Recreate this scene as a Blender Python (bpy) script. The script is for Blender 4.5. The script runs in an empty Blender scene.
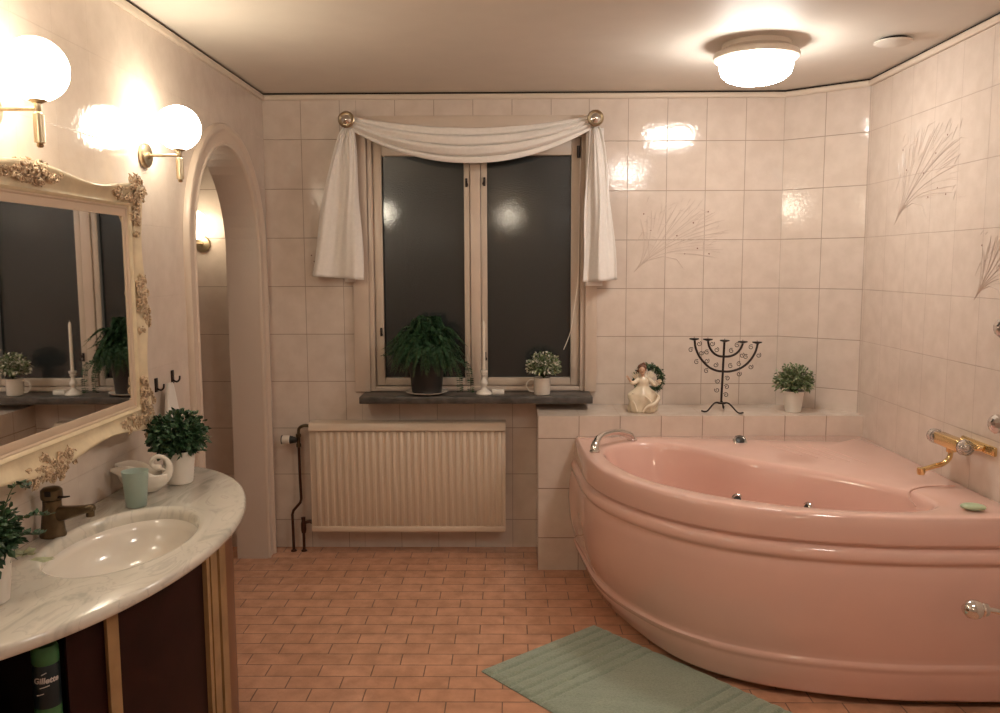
import bpy, bmesh, math, random
from mathutils import Vector, Matrix, Euler
random.seed(7)
PI = math.pi
C = bpy.context.scene.collection
H = 1.513
R = math.radians

# ------------------------------------------------------------------ materials
def new_mat(name):
    m = bpy.data.materials.new(name); m.use_nodes = True
    nt = m.node_tree
    return m, nt, nt.nodes, nt.links, nt.nodes['Principled BSDF']

def mat(name, col, rough=0.5, metal=0.0, bump=0.0, bscale=60.0, var=0.0, vscale=8.0, spec=0.5, coat=0.0, trans=0.0, sheen=0.0, ior=1.45, sss=0.0):
    m, nt, N, L, b = new_mat(name)
    b.inputs['Roughness'].default_value = rough
    b.inputs['Metallic'].default_value = metal
    b.inputs['Specular IOR Level'].default_value = spec
    b.inputs['Coat Weight'].default_value = coat
    b.inputs['Transmission Weight'].default_value = trans
    b.inputs['IOR'].default_value = ior
    b.inputs['Sheen Weight'].default_value = sheen
    if sss:
        b.inputs['Subsurface Weight'].default_value = sss
        b.inputs['Subsurface Scale'].default_value = 0.02
    tc = N.new('ShaderNodeTexCoord')
    nz = N.new('ShaderNodeTexNoise'); nz.inputs['Scale'].default_value = vscale; nz.inputs['Detail'].default_value = 5
    L.new(tc.outputs['Object'], nz.inputs['Vector'])
    rp = N.new('ShaderNodeValToRGB')
    v = max(var, 0.015)
    rp.color_ramp.elements[0].position = .3; rp.color_ramp.elements[1].position = .7
    rp.color_ramp.elements[0].color = tuple(c*(1-v) for c in col[:3]) + (1,)
    rp.color_ramp.elements[1].color = tuple(min(1, c*(1+v)) for c in col[:3]) + (1,)
    L.new(nz.outputs['Fac'], rp.inputs['Fac']); L.new(rp.outputs['Color'], b.inputs['Base Color'])
    if bump:
        n2 = N.new('ShaderNodeTexNoise'); n2.inputs['Scale'].default_value = bscale; n2.inputs['Detail'].default_value = 4
        L.new(tc.outputs['Object'], n2.inputs['Vector'])
        bp = N.new('ShaderNodeBump'); bp.inputs['Strength'].default_value = bump; bp.inputs['Distance'].default_value = .004
        L.new(n2.outputs['Fac'], bp.inputs['Height']); L.new(bp.outputs['Normal'], b.inputs['Normal'])
    return m

def tile_mat(name, c1, c2, grout, rough=0.12, offset=0.0, mortar=0.010, bw=1.0, rh=1.0, wav=0.12, gb=0.5, cloud=0.06):
    m, nt, N, L, b = new_mat(name)
    uv = N.new('ShaderNodeUVMap'); uv.uv_map = 'tiles'
    br = N.new('ShaderNodeTexBrick'); br.offset = offset; br.offset_frequency = 2; br.squash = 1.0
    br.inputs['Scale'].default_value = 1.0; br.inputs['Mortar Size'].default_value = mortar
    br.inputs['Mortar Smooth'].default_value = 0.3; br.inputs['Brick Width'].default_value = bw
    br.inputs['Row Height'].default_value = rh; br.inputs['Bias'].default_value = 0.0
    br.inputs['Color1'].default_value = c1 + (1,); br.inputs['Color2'].default_value = c2 + (1,); br.inputs['Mortar'].default_value = grout + (1,)
    L.new(uv.outputs['UV'], br.inputs['Vector'])
    tc = N.new('ShaderNodeTexCoord')
    nz = N.new('ShaderNodeTexNoise'); nz.inputs['Scale'].default_value = 14; nz.inputs['Detail'].default_value = 6
    L.new(tc.outputs['Object'], nz.inputs['Vector'])
    mx = N.new('ShaderNodeMix'); mx.data_type = 'RGBA'; mx.blend_type = 'MULTIPLY'; mx.inputs[0].default_value = 1.0
    rp = N.new('ShaderNodeValToRGB'); rp.color_ramp.elements[0].position = .35; rp.color_ramp.elements[1].position = .65
    g = 1-cloud
    rp.color_ramp.elements[0].color = (g, g*.985, g*.97, 1); rp.color_ramp.elements[1].color = (1, 1, 1, 1)
    L.new(nz.outputs['Fac'], rp.inputs['Fac'])
    L.new(br.outputs['Color'], mx.inputs[6]); L.new(rp.outputs['Color'], mx.inputs[7])
    L.new(mx.outputs[2], b.inputs['Base Color'])
    # roughness up on the grout
    mr = N.new('ShaderNodeMapRange'); mr.inputs['To Min'].default_value = rough; mr.inputs['To Max'].default_value = 0.7
    L.new(br.outputs['Fac'], mr.inputs['Value']); L.new(mr.outputs['Result'], b.inputs['Roughness'])
    b1 = N.new('ShaderNodeBump'); b1.invert = True; b1.inputs['Strength'].default_value = gb; b1.inputs['Distance'].default_value = .003
    L.new(br.outputs['Fac'], b1.inputs['Height'])
    n2 = N.new('ShaderNodeTexNoise'); n2.inputs['Scale'].default_value = 55; n2.inputs['Detail'].default_value = 2
    L.new(tc.outputs['Object'], n2.inputs['Vector'])
    b2 = N.new('ShaderNodeBump'); b2.inputs['Strength'].default_value = wav; b2.inputs['Distance'].default_value = .004
    L.new(n2.outputs['Fac'], b2.inputs['Height']); L.new(b1.outputs['Normal'], b2.inputs['Normal'])
    L.new(b2.outputs['Normal'], b.inputs['Normal'])
    return m

def emit_mat(name, col, s, base=(.9,.88,.82)):
    m, nt, N, L, b = new_mat(name)
    b.inputs['Base Color'].default_value = base + (1,)
    b.inputs['Roughness'].default_value = .2
    b.inputs['Emission Color'].default_value = col + (1,)
    b.inputs['Emission Strength'].default_value = s
    tc = N.new('ShaderNodeTexCoord'); nz = N.new('ShaderNodeTexNoise'); nz.inputs['Scale'].default_value = 5
    L.new(tc.outputs['Object'], nz.inputs['Vector'])
    rp = N.new('ShaderNodeValToRGB')
    rp.color_ramp.elements[0].color = tuple(c*.98 for c in base)+(1,); rp.color_ramp.elements[1].color = base+(1,)
    L.new(nz.outputs['Fac'], rp.inputs['Fac']); L.new(rp.outputs['Color'], b.inputs['Base Color'])
    return m

M = {}
M['wall_tile'] = tile_mat('wall_tile', (.66,.565,.49), (.68,.58,.50), (.36,.28,.22), rough=.09, mortar=.009, wav=.14, cloud=.08)
M['wall_tile_left'] = tile_mat('wall_tile_left', (.66,.565,.49), (.675,.578,.50), (.53,.44,.37), rough=.10, mortar=.007, wav=.14, gb=.25, cloud=.08)
M['wall_tile_right'] = tile_mat('wall_tile_right', (.66,.565,.49), (.68,.58,.50), (.45,.36,.295), rough=.10, mortar=.008, wav=.12, gb=.4, cloud=.08)
M['ledge_tile'] = tile_mat('ledge_tile', (.65,.55,.47), (.67,.565,.48), (.30,.22,.165), rough=.12, mortar=.011, wav=.10, cloud=.08)
M['floor_tile'] = tile_mat('floor_tile', (.60,.32,.20), (.66,.355,.225), (.22,.12,.075), rough=.14, offset=.5, mortar=.013, bw=1.0, rh=.459, wav=.25, gb=.8, cloud=.22)
M['motif_line'] = mat('motif_line', (.595,.49,.42), .25)
M['motif_line2'] = mat('motif_line2', (.61,.51,.44), .25)
M['motif_dot'] = mat('motif_dot', (.20,.10,.085), .25)
M['plaster'] = mat('plaster', (.62,.52,.44), .5, bump=.15, bscale=120)
M['ceiling'] = mat('ceiling', (.70,.65,.58), .55, spec=.3, bump=.06, bscale=90, var=.02)
M['trim'] = mat('trim', (.66,.56,.46), .35)
M['gap_shade'] = mat('gap_shade', (.02,.012,.008), .9)  # near-black colour standing in for shade in narrow slots
M['white_wood'] = mat('white_wood', (.60,.49,.40), .3, bump=.08, bscale=40, var=.04)
M['frame_wood'] = mat('frame_wood', (.56,.465,.375), .32, bump=.08, bscale=40, var=.05)
M['slate'] = mat('slate', (.075,.066,.058), .35, bump=.2, bscale=60, var=.35, vscale=25)
M['radiator'] = mat('radiator', (.66,.535,.415), .28, var=.02)
M['tub'] = mat('tub', (.71,.45,.375), .10, coat=.4, var=.015)
M['tub_groove_shade'] = mat('tub_groove_shade', (.58,.33,.26), .3)  # darker tub pink, groove shade put into the colour
M['chrome'] = mat('chrome', (.72,.70,.68), .08, 1.0)
M['gold'] = mat('gold', (.80,.60,.30), .16, 1.0)
M['brass'] = mat('brass', (.45,.36,.24), .33, 1.0, var=.08)
M['bronze'] = mat('bronze', (.13,.095,.055), .30, .85, bump=.1, bscale=90, var=.25, vscale=30)
M['iron'] = mat('iron', (.035,.025,.022), .45, .6, bump=.3, bscale=120)
M['dark_pipe'] = mat('dark_pipe', (.075,.03,.018), .35, .5)
M['black_plastic'] = mat('black_plastic', (.02,.018,.017), .35)
M['white_glaze'] = mat('white_glaze', (.74,.68,.60), .15, coat=.3)
M['white_matte'] = mat('white_matte', (.72,.67,.60), .5, bump=.1)
M['wax'] = mat('wax', (.74,.66,.56), .4)
M['soil'] = mat('soil', (.04,.025,.015), .9, bump=1, bscale=200, var=.4)
M['leaf_dark'] = mat('leaf_dark', (.030,.072,.030), .38, var=.45, vscale=45)
M['leaf_fern'] = mat('leaf_fern', (.020,.062,.022), .55, var=.45, vscale=30)
M['leaf_mid'] = mat('leaf_mid', (.125,.175,.075), .45, var=.4, vscale=50)
M['leaf_pale'] = mat('leaf_pale', (.34,.36,.22), .5, var=.25, vscale=50)
M['blossom'] = mat('blossom', (.72,.68,.58), .6)
M['stem'] = mat('stem', (.07,.10,.035), .6)
M['cloth'] = mat('cloth', (.80,.75,.70), .85, bump=.5, bscale=300, var=.03, vscale=60, sheen=.3)
M['towel'] = mat('towel', (.76,.73,.68), .95, bump=.8, bscale=400)
M['porcelain_cream'] = mat('porcelain_cream', (.70,.60,.45), .22, coat=.3, var=.06, vscale=25)
M['skin_glaze'] = mat('skin_glaze', (.60,.38,.26), .35)
M['hair_glaze'] = mat('hair_glaze', (.14,.055,.03), .4, bump=.5, bscale=200)
M['petal'] = mat('petal', (.76,.66,.52), .5)
M['gold_leaf'] = mat('gold_leaf', (.66,.55,.37), .42, .0, bump=.15, bscale=70, var=.10, vscale=20, spec=.6)
M['ornament'] = mat('ornament', (.52,.38,.25), .5, .0, bump=.9, bscale=170, var=.40, vscale=90)
M['fillet'] = mat('fillet', (.60,.47,.35), .4, var=.03)
M['soap'] = mat('soap', (.42,.50,.32), .35)
M['sparkle_dark'] = mat('sparkle_dark', (.18,.08,.05), .2)
M['wood_gold'] = mat('wood_gold', (.30,.185,.085), .35, bump=.1, bscale=50, var=.2, vscale=14)
M['wood_brown'] = mat('wood_brown', (.16,.065,.03), .35, var=.2)
M['door_dark'] = mat('door_dark', (.020,.005,.004), .5, spec=.18, var=.25, vscale=12)
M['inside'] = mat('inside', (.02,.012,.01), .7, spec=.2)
M['plastic_green'] = mat('plastic_green', (.05,.17,.065), .4)
M['can_dark'] = mat('can_dark', (.02,.03,.035), .3, .3)
M['can_pink'] = mat('can_pink', (.45,.28,.22), .4)
M['print'] = mat('print', (.55,.52,.50), .5)
M['bottle_blue'] = mat('bottle_blue', (.04,.055,.075), .3)
M['emit_globe'] = emit_mat('emit_globe', (1.0,.89,.70), 1.0)
M['emit_globe_dim'] = emit_mat('emit_globe_dim', (1.0,.85,.62), 9.0)
M['emit_ceiling'] = emit_mat('emit_ceiling', (1.0,.94,.86), 1.0)
M['clear'] = mat('clear', (.95,.93,.90), .03, trans=.9, ior=1.49)
M['frost_green'] = mat('frost_green', (.55,.66,.60), .35, trans=.5, ior=1.3)

# mirror
m, nt, N, L, b = new_mat('mirror_silver'); b.inputs['Base Color'].default_value = (.80,.80,.78,1)
b.inputs['Metallic'].default_value = 1; b.inputs['Roughness'].default_value = .015; M['mirror'] = m
# obscure window glass
m, nt, N, L, b = new_mat('obscure_glass')
b.inputs['Base Color'].default_value = (.024,.029,.030,1); b.inputs['Roughness'].default_value = .24; b.inputs['Specular IOR Level'].default_value = .35
b.inputs['Transmission Weight'].default_value = .25; b.inputs['IOR'].default_value = 1.5
tc = N.new('ShaderNodeTexCoord'); vo = N.new('ShaderNodeTexNoise'); vo.inputs['Scale'].default_value = 150; vo.inputs['Detail'].default_value = 1
L.new(tc.outputs['Object'], vo.inputs['Vector'])
bp = N.new('ShaderNodeBump'); bp.inputs['Strength'].default_value = .30; bp.inputs['Distance'].default_value = .003
L.new(vo.outputs['Fac'], bp.inputs['Height']); L.new(bp.outputs['Normal'], b.inputs['Normal'])
bp2 = N.new('ShaderNodeBump'); bp2.inputs['Strength'].default_value = .13; bp2.inputs['Distance'].default_value = .0012
L.new(vo.outputs['Fac'], bp2.inputs['Height']); L.new(bp2.outputs['Normal'], b.inputs['Coat Normal'])
b.inputs['Coat Weight'].default_value = 1; b.inputs['Coat Roughness'].default_value = .02
M['pane'] = m
# marble
m, nt, N, L, b = new_mat('marble')
tc = N.new('ShaderNodeTexCoord')
n1 = N.new('ShaderNodeTexNoise'); n1.inputs['Scale'].default_value = 3.2; n1.inputs['Detail'].default_value = 9; n1.inputs['Distortion'].default_value = 2.2
mp = N.new('ShaderNodeMapping'); mp.inputs['Rotation'].default_value = (0,0,.7); mp.inputs['Scale'].default_value = (2.2,.8,1)
L.new(tc.outputs['Object'], mp.inputs['Vector']); L.new(mp.outputs['Vector'], n1.inputs['Vector'])
rp = N.new('ShaderNodeValToRGB'); e = rp.color_ramp.elements
e[0].position = .36; e[0].color = (.47,.45,.395,1); e[1].position = .62; e[1].color = (.66,.625,.55,1)
k = rp.color_ramp.elements.new(.43); k.color = (.62,.585,.51,1)
k = rp.color_ramp.elements.new(.505); k.color = (.64,.605,.53,1)
k = rp.color_ramp.elements.new(.52); k.color = (.54,.51,.45,1)
k = rp.color_ramp.elements.new(.55); k.color = (.65,.61,.535,1)
L.new(n1.outputs['Fac'], rp.inputs['Fac']); L.new(rp.outputs['Color'], b.inputs['Base Color'])
b.inputs['Roughness'].default_value = .14; M['marble'] = m
# bath mat pile
M['mat_green'] = mat('mat_green', (.30,.36,.275), .95, bump=1.0, bscale=260, var=.12, vscale=120, sheen=.3)

# ------------------------------------------------------------------ mesh builder
class MB:
    def __init__(s): s.v = []; s.f = []; s.mi = []; s.uv = {}
    def add(s, vs, fs, mi=0):
        o = len(s.v); s.v += [tuple(v) for v in vs]
        for f in fs: s.f.append(tuple(i+o for i in f)); s.mi.append(mi)
        return s
    def quad(s, pts, uvs=None, mi=0):
        if uvs: s.uv[len(s.f)] = uvs
        return s.add(pts, [tuple(range(len(pts)))], mi)
    def box(s, c, d, bev=0.0, rot=None, mi=0, seg=2):
        bm = bmesh.new(); bmesh.ops.create_cube(bm, size=1)
        for v in bm.verts: v.co = Vector((v.co.x*d[0], v.co.y*d[1], v.co.z*d[2]))
        if bev > 0: bmesh.ops.bevel(bm, geom=bm.edges[:], offset=bev, segments=seg, profile=.5, affect='EDGES')
        Rm = Euler(rot).to_matrix() if rot else Matrix.Identity(3)
        bm.verts.index_update()
        vs = [Rm @ v.co + Vector(c) for v in bm.verts]
        fs = [tuple(v.index for v in f.verts) for f in bm.faces]
        bm.free(); return s.add(vs, fs, mi)
    def bb(s, a, b, bev=0.0, mi=0):
        return s.box([(a[i]+b[i])/2 for i in range(3)], [abs(b[i]-a[i]) for i in range(3)], bev, mi=mi)
    def lathe(s, prof, c=(0,0,0), seg=32, axis=(0,0,1), mi=0, close=True, scale=(1,1)):
        q = Vector((0,0,1)).rotation_difference(Vector(axis).normalized())
        vs = []; fs = []; n = len(prof)
        for r, z in prof:
            for k in range(seg):
                a = 2*PI*k/seg
                vs.append(q @ Vector((r*math.cos(a)*scale[0], r*math.sin(a)*scale[1], z)) + Vector(c))
        for i in range(n-1):
            for k in range(seg):
                k2 = (k+1) % seg
                fs.append((i*seg+k, i*seg+k2, (i+1)*seg+k2, (i+1)*seg+k))
        if close:
            if prof[0][0] > 1e-6: fs.append(tuple(range(seg-1, -1, -1)))
            if prof[-1][0] > 1e-6: fs.append(tuple((n-1)*seg+k for k in range(seg)))
        return s.add(vs, fs, mi)
    def tube(s, pts, r, seg=10, mi=0, closed=False):
        pts = [Vector(p) for p in pts]; n = len(pts)
        rs = r if isinstance(r, (list, tuple)) else [r]*n
        vs = []; fs = []; up = None
        for i, p in enumerate(pts):
            a = pts[i-1] if (i > 0 or closed) else pts[i]; c = pts[(i+1) % n] if (i < n-1 or closed) else pts[i]
            t = (c-a); t = t.normalized() if t.length > 1e-9 else Vector((0,0,1))
            if up is None:
                up = Vector((0,0,1)) if abs(t.z) < .9 else Vector((1,0,0))
            up = (up - t*up.dot(t)); up = up.normalized() if up.length > 1e-6 else t.orthogonal().normalized()
            sd = t.cross(up)
            for k in range(seg):
                an = 2*PI*k/seg
                vs.append(p + (up*math.cos(an) + sd*math.sin(an))*rs[i])
        m = n if closed else n-1
        for i in range(m):
            j = (i+1) % n
            for k in range(seg):
                k2 = (k+1) % seg
                fs.append((i*seg+k, i*seg+k2, j*seg+k2, j*seg+k))
        if not closed:
            fs.append(tuple(range(seg-1, -1, -1))); fs.append(tuple((n-1)*seg+k for k in range(seg)))
        return s.add(vs, fs, mi)
    def sphere(s, c, r, seg=20, mi=0, scale=(1,1,1)):
        rings = max(6, seg//2); vs = []; fs = []
        for i in range(rings+1):
            th = PI*i/rings
            for k in range(seg):
                a = 2*PI*k/seg
                vs.append((c[0]+r*scale[0]*math.sin(th)*math.cos(a), c[1]+r*scale[1]*math.sin(th)*math.sin(a), c[2]+r*scale[2]*math.cos(th)))
        for i in range(rings):
            for k in range(seg):
                k2 = (k+1) % seg
                fs.append((i*seg+k, (i+1)*seg+k, (i+1)*seg+k2, i*seg+k2))
        return s.add(vs, fs, mi)
    def grid(s, fn, nu, nv, mi=0, cu=False):
        vs = []; fs = []
        for j in range(nv+1):
            for i in range(nu if cu else nu+1):
                vs.append(fn(i/nu, j/nv))
        w = nu if cu else nu+1
        for j in range(nv):
            for i in range(nu):
                i2 = (i+1) % w if cu else i+1
                fs.append((j*w+i, j*w+i2, (j+1)*w+i2, (j+1)*w+i))
        return s.add(vs, fs, mi)
    def prism(s, poly, z0, z1, mi=0, axis='z'):
        n = len(poly)
        def P(a, b, c): return {'z': (a,b,c), 'y': (a,c,b), 'x': (c,a,b)}[axis]
        vs = [P(a,b,z0) for a,b in poly] + [P(a,b,z1) for a,b in poly]
        fs = [tuple(range(n-1,-1,-1)), tuple(range(n,2*n))] + [(i,(i+1)%n,(i+1)%n+n,i+n) for i in range(n)]
        return s.add(vs, fs, mi)
    def loft(s, rings, mi=0, closed=True, cap0=False, cap1=False):
        n = len(rings[0]); vs = [p for r in rings for p in r]; fs = []
        for j in range(len(rings)-1):
            for i in range(n if closed else n-1):
                i2 = (i+1) % n
                fs.append((j*n+i, j*n+i2, (j+1)*n+i2, (j+1)*n+i))
        if cap0: fs.append(tuple(range(n-1,-1,-1)))
        if cap1: fs.append(tuple((len(rings)-1)*n+k for k in range(n)))
        return s.add(vs, fs, mi)

def origin(o):
    v = Vector((0,0,0))
    while o is not None: v += o.location; o = o.parent
    return v

def obj(name, mb, mats, parent=None, smooth=True, angle=40, world=True, fixn=True, sub=0, solid=0):
    """world=True: the builder's vertices are world coordinates and are moved into the parent's frame."""
    me = bpy.data.meshes.new(name)
    off = origin(parent) if (world and parent) else Vector((0,0,0))
    me.from_pydata([tuple(Vector(v)-off) for v in mb.v], [], mb.f)
    ms = mats if isinstance(mats, (list,tuple)) else [mats]
    for k in ms: me.materials.append(M[k])
    for p, i in zip(me.polygons, mb.mi): p.material_index = i
    if mb.uv:
        ul = me.uv_layers.new(name='tiles')
        for fi, us in mb.uv.items():
            p = me.polygons[fi]
            for li, u in zip(p.loop_indices, us): ul.data[li].uv = u
    if fixn:
        bm = bmesh.new(); bm.from_mesh(me); bmesh.ops.remove_doubles(bm, verts=bm.verts[:], dist=1e-6)
        bmesh.ops.recalc_face_normals(bm, faces=bm.faces[:]); bm.to_mesh(me); bm.free()
    if smooth:
        me.polygons.foreach_set('use_smooth', [True]*len(me.polygons))
        me.set_sharp_from_angle(angle=R(angle))
    me.update()
    o = bpy.data.objects.new(name, me); C.objects.link(o)
    if parent: o.parent = parent
    if solid:
        sm = o.modifiers.new('solid', 'SOLIDIFY'); sm.thickness = solid; sm.offset = 0
    if sub:
        sm = o.modifiers.new('sub', 'SUBSURF'); sm.levels = sub; sm.render_levels = sub
    return o

def tag(o, label, cat, group=None):
    o['label'] = label; o['category'] = cat
    if group: o['group'] = group
    return o
def thing(name, label, cat, loc=(0,0,0), rotz=0, group=None):
    o = bpy.data.objects.new(name, None); C.objects.link(o); o.location = loc; o.rotation_euler = (0,0,rotz)
    o.empty_display_size = .1
    return tag(o, label, cat, group)
def struct(name, mb, mats, **k):
    o = obj(name, mb, mats, **k); o['kind'] = 'structure'; return o
def dup(root, loc, label, group=None, rotz=None):
    r = root.copy(); C.objects.link(r); r.location = loc; r['label'] = label
    if rotz is not None: r.rotation_euler = (0,0,rotz)
    if group: r['group'] = group
    for ch in list(root.children):
        c = ch.copy(); C.objects.link(c); c.parent = r
        for g in list(ch.children):
            d = g.copy(); C.objects.link(d); d.parent = c
    return r

def catmull(pts, n, closed=False):
    P = [Vector(p) for p in pts]; out = []; m = len(P); segs = m if closed else m-1
    for i in range(segs):
        p0 = P[(i-1)%m] if (closed or i>0) else P[0]*2-P[1]
        p1 = P[i]; p2 = P[(i+1)%m]
        p3 = P[(i+2)%m] if (closed or i+2<m) else P[-1]*2-P[-2]
        for k in range(n):
            t = k/n
            out.append(.5*((2*p1)+(p2-p0)*t+(2*p0-5*p1+4*p2-p3)*t*t+(3*p1-p0-3*p2+p3)*t**3))
    if not closed: out.append(P[-1].copy())
    return out

# ------------------------------------------------------------------ room geometry
YB = 4.38; ZC = 2.38; XL = -1.258; XR = 1.715; YR = -1.3
XCH = 1.395; YCH = 4.115; XA = -2.45        # chamfer start / end, far side of the room beyond the arch
TW = .199; TH = .2497
ZL = .152; ZR = .136                        # course heights left / right of the window
WX0, WX1, WZ0, WZ1 = -.735, .395, .84, 2.20     # window opening

def motif(mb, P, mi, flip=1, s=1.0, seed=3):
    """grass-like spray of thin raised lines; P maps (a,b) in metres on the wall to a point"""
    rnd = random.Random(seed)
    def line(pts, r, m_):
        mb.tube([P(a*flip*s, b*s) for a, b in pts], [r*.5]+[r]*(len(pts)-2)+[r*.3], seg=4, mi=m_)
    root = Vector((-.235, -.20))
    for k in range(40):
        a = R(158-200*(k+rnd.uniform(-.4,.4))/39)
        q = rnd.uniform(.72,1.0)
        tip = Vector((.03+.27*math.cos(a)*q, .0+.205*math.sin(a)*q))
        c1 = root+Vector((math.cos(R(48)),math.sin(R(48))))*(tip-root).length*.42
        c2 = tip.lerp(c1,.4)+Vector((rnd.uniform(-.02,.02),rnd.uniform(-.02,.02)))
        pts = []
        for j in range(11):
            u = j/10.0
            p = root*(1-u)**3+c1*3*u*(1-u)**2+c2*3*u*u*(1-u)+tip*u**3
            pts.append((p.x,p.y))
        st = 0 if k % 5 == 0 else rnd.choice([4,5,6,7,7,8])
        line(pts[st:], rnd.uniform(.0008,.0015), mi+rnd.choice([0,1]))
    line([(-.235,-.20),(-.17,-.14),(-.08,-.115),(.0,-.13),(.045,-.19)], .0016, mi)
    line([(-.235,-.20),(-.15,-.12),(-.16,-.02),(-.19,.02),(-.24,-.06)], .0014, mi)
    for k in range(44):
        a = rnd.uniform(-.22,.26); b = rnd.uniform(-.13,.19)
        if b < -.1+.35*(-a): continue
        an = rnd.uniform(.2,1.5) if rnd.random() < .6 else rnd.uniform(-.6,.2); l = rnd.uniform(.02,.07)
        line([(a,b),(a+l*.5*math.cos(an),b+l*.5*math.sin(an)+.003),(a+l*math.cos(an),b+l*math.sin(an))], .0011, mi+rnd.choice([0,1]))
    for a, b in [(-.185,.12),(-.145,.03),(.0,0.0),(.045,-.10),(.115,-.07),(.18,-.10),(.17,.13),(.09,.07)]:
        a *= flip*s; b *= s
        mb.add([P(a+.004*math.cos(q*PI/3), b+.004*math.sin(q*PI/3)) for q in range(6)], [(0,1,2,3,4,5)], mi+2)

# floor
mb = MB()
fu = lambda x, y: ((x+.420)/.1957, (4.297-y)/.1957+.0)
x0, x1, y0, y1 = XA-.1, XR+.1, YR-.1, YB+.1
mb.quad([(x0,y0,0),(x1,y0,0),(x1,y1,0),(x0,y1,0)], [fu(x0,y0),fu(x1,y0),fu(x1,y1),fu(x0,y1)])
mb.add([(x0,y0,-.1),(x1,y0,-.1),(x1,y1,-.1),(x0,y1,-.1)], [(3,2,1,0)])
struct('floor', mb, 'floor_tile', smooth=False, fixn=False)
# ceiling
mb = MB(); mb.bb((x0,y0,ZC),(x1,y1,ZC+.1)); struct('ceiling', mb, 'ceiling', smooth=False)

# back wall (with the window opening), split in strips so that the courses sit as in the room
mb = MB()
def wq(xa, xb, za, zb, xo, zo):
    f = lambda x, z: ((x-xo)/TW, (z-zo)/TH)
    mb.quad([(xa,YB,za),(xb,YB,za),(xb,YB,zb),(xa,YB,zb)], [f(xa,za),f(xb,za),f(xb,zb),f(xa,zb)])
wq(XA, -.8655, 0, ZC, -1.0645, ZL)
wq(-.8655, -.782, 0, ZC, -.8655, ZL)
wq(-.782, WX0, 0, ZC, -.782, ZL)
wq(WX0, WX1, 0, WZ0, -.782, ZL)
wq(WX0, WX1, WZ1, ZC, -.782, ZL)
wq(WX1, XCH, 0, ZC, -.782-.006, ZR)
# outer skin and window reveal
mb.add([(WX0,YB,WZ0),(WX1,YB,WZ0),(WX1,YB,WZ1),(WX0,YB,WZ1),(WX0,YB+.14,WZ0),(WX1,YB+.14,WZ0),(WX1,YB+.14,WZ1),(WX0,YB+.14,WZ1)],
       [(0,1,5,4),(1,2,6,5),(2,3,7,6),(3,0,4,7)], mi=4)
BM = lambda a, b: (.862+a, YB-.0006, 1.655+b)
motif(mb, BM, 1, s=.93)
BM2 = lambda a, b: (-.965+a, YB-.0006, 1.52+b)
motif(mb, BM2, 1, s=.34, seed=5)
struct('wall_back', mb, ['wall_tile','motif_line','motif_line2','motif_dot','plaster'], smooth=False, fixn=False)

# splayed corner
dch = math.hypot(XR-XCH, YB-YCH)
f = lambda d, z: (d/(dch/2), (z-ZR)/TH)
mb = MB(); mb.quad([(XCH,YB,0),(XR,YCH,0),(XR,YCH,ZC),(XCH,YB,ZC)], [f(0,0),f(dch,0),f(dch,ZC),f(0,ZC)])
struct('wall_corner', mb, 'wall_tile', smooth=False, fixn=False)
# right wall
mb = MB()
f = lambda y, z: ((3.29-y)/.2, (z-ZR)/TH)
mb.quad([(XR,YCH,0),(XR,YR,0),(XR,YR,ZC),(XR,YCH,ZC)], [f(YCH,0),f(YR,0),f(YR,ZC),f(YCH,ZC)])
motif(mb, lambda a, b: (XR-.0006, 3.56-a*1.05, 1.88+b), 1, s=1.0, seed=8)
motif(mb, lambda a, b: (XR-.0006, 2.98-a, 1.50+b), 1, s=.62, seed=9)
struct('wall_right', mb, ['wall_tile_right','motif_line','motif_line2','motif_dot'], smooth=False, fixn=False)

# rear wall behind the viewer
mb = MB()
f = lambda x, z: (x/.2, (z-ZR)/TH)
mb.quad([(XR,YR,0),(XL,YR,0),(XL,YR,ZC),(XR,YR,ZC)], [f(XR,0),f(XL,0),f(XL,ZC),f(XR,ZC)])
struct('wall_rear', mb, 'wall_tile', smooth=False, fixn=False)

# left wall with the arched opening
AY0, AY1, ASP = 3.35, 4.20, 1.58       # jambs and spring line
AC = (AY0+AY1)/2; AR = (AY1-AY0)/2; ARZ = AR*1.06
WT = .155
arch = [(AY0, 0.0), (AY0, ASP*.5)] + [(AC-AR*math.cos(t*PI/24), ASP+ARZ*math.sin(t*PI/24)) for t in range(25)] + [(AY1, ASP*.5), (AY1, 0.0)]
mb = MB()
f = lambda y, z: ((y-YB)/.2, (z-ZL)/TH)
def lq(pts, x=XL):
    mb.quad([(x,y,z) for y,z in pts], [f(y,z) for y,z in pts])
lq([(YR,0),(AY0,0),(AY0,ZC),(YR,ZC)]); lq([(AY1,0),(YB,0),(YB,ZC),(AY1,ZC)])
ar = arch[2:-2]
for a, b_ in zip(ar[:-1], ar[1:]): lq([a, b_, (b_[0],ZC), (a[0],ZC)])
for a, b_ in zip(ar[:-1], ar[1:]): lq([a, b_, (b_[0],ZC), (a[0],ZC)], XL-WT)
lq([(3.0,0),(AY0,0),(AY0,ZC),(3.0,ZC)], XL-WT); lq([(AY1,0),(YB,0),(YB,ZC),(AY1,ZC)], XL-WT)
for (ya,za),(yb,zb) in zip(arch[:-1], arch[1:]):
    mb.add([(XL,ya,za),(XL,yb,zb),(XL-WT,yb,zb),(XL-WT,ya,za)], [(0,1,2,3)], mi=1)
struct('wall_left', mb, ['wall_tile_left','plaster'], smooth=True, fixn=False)
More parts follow.
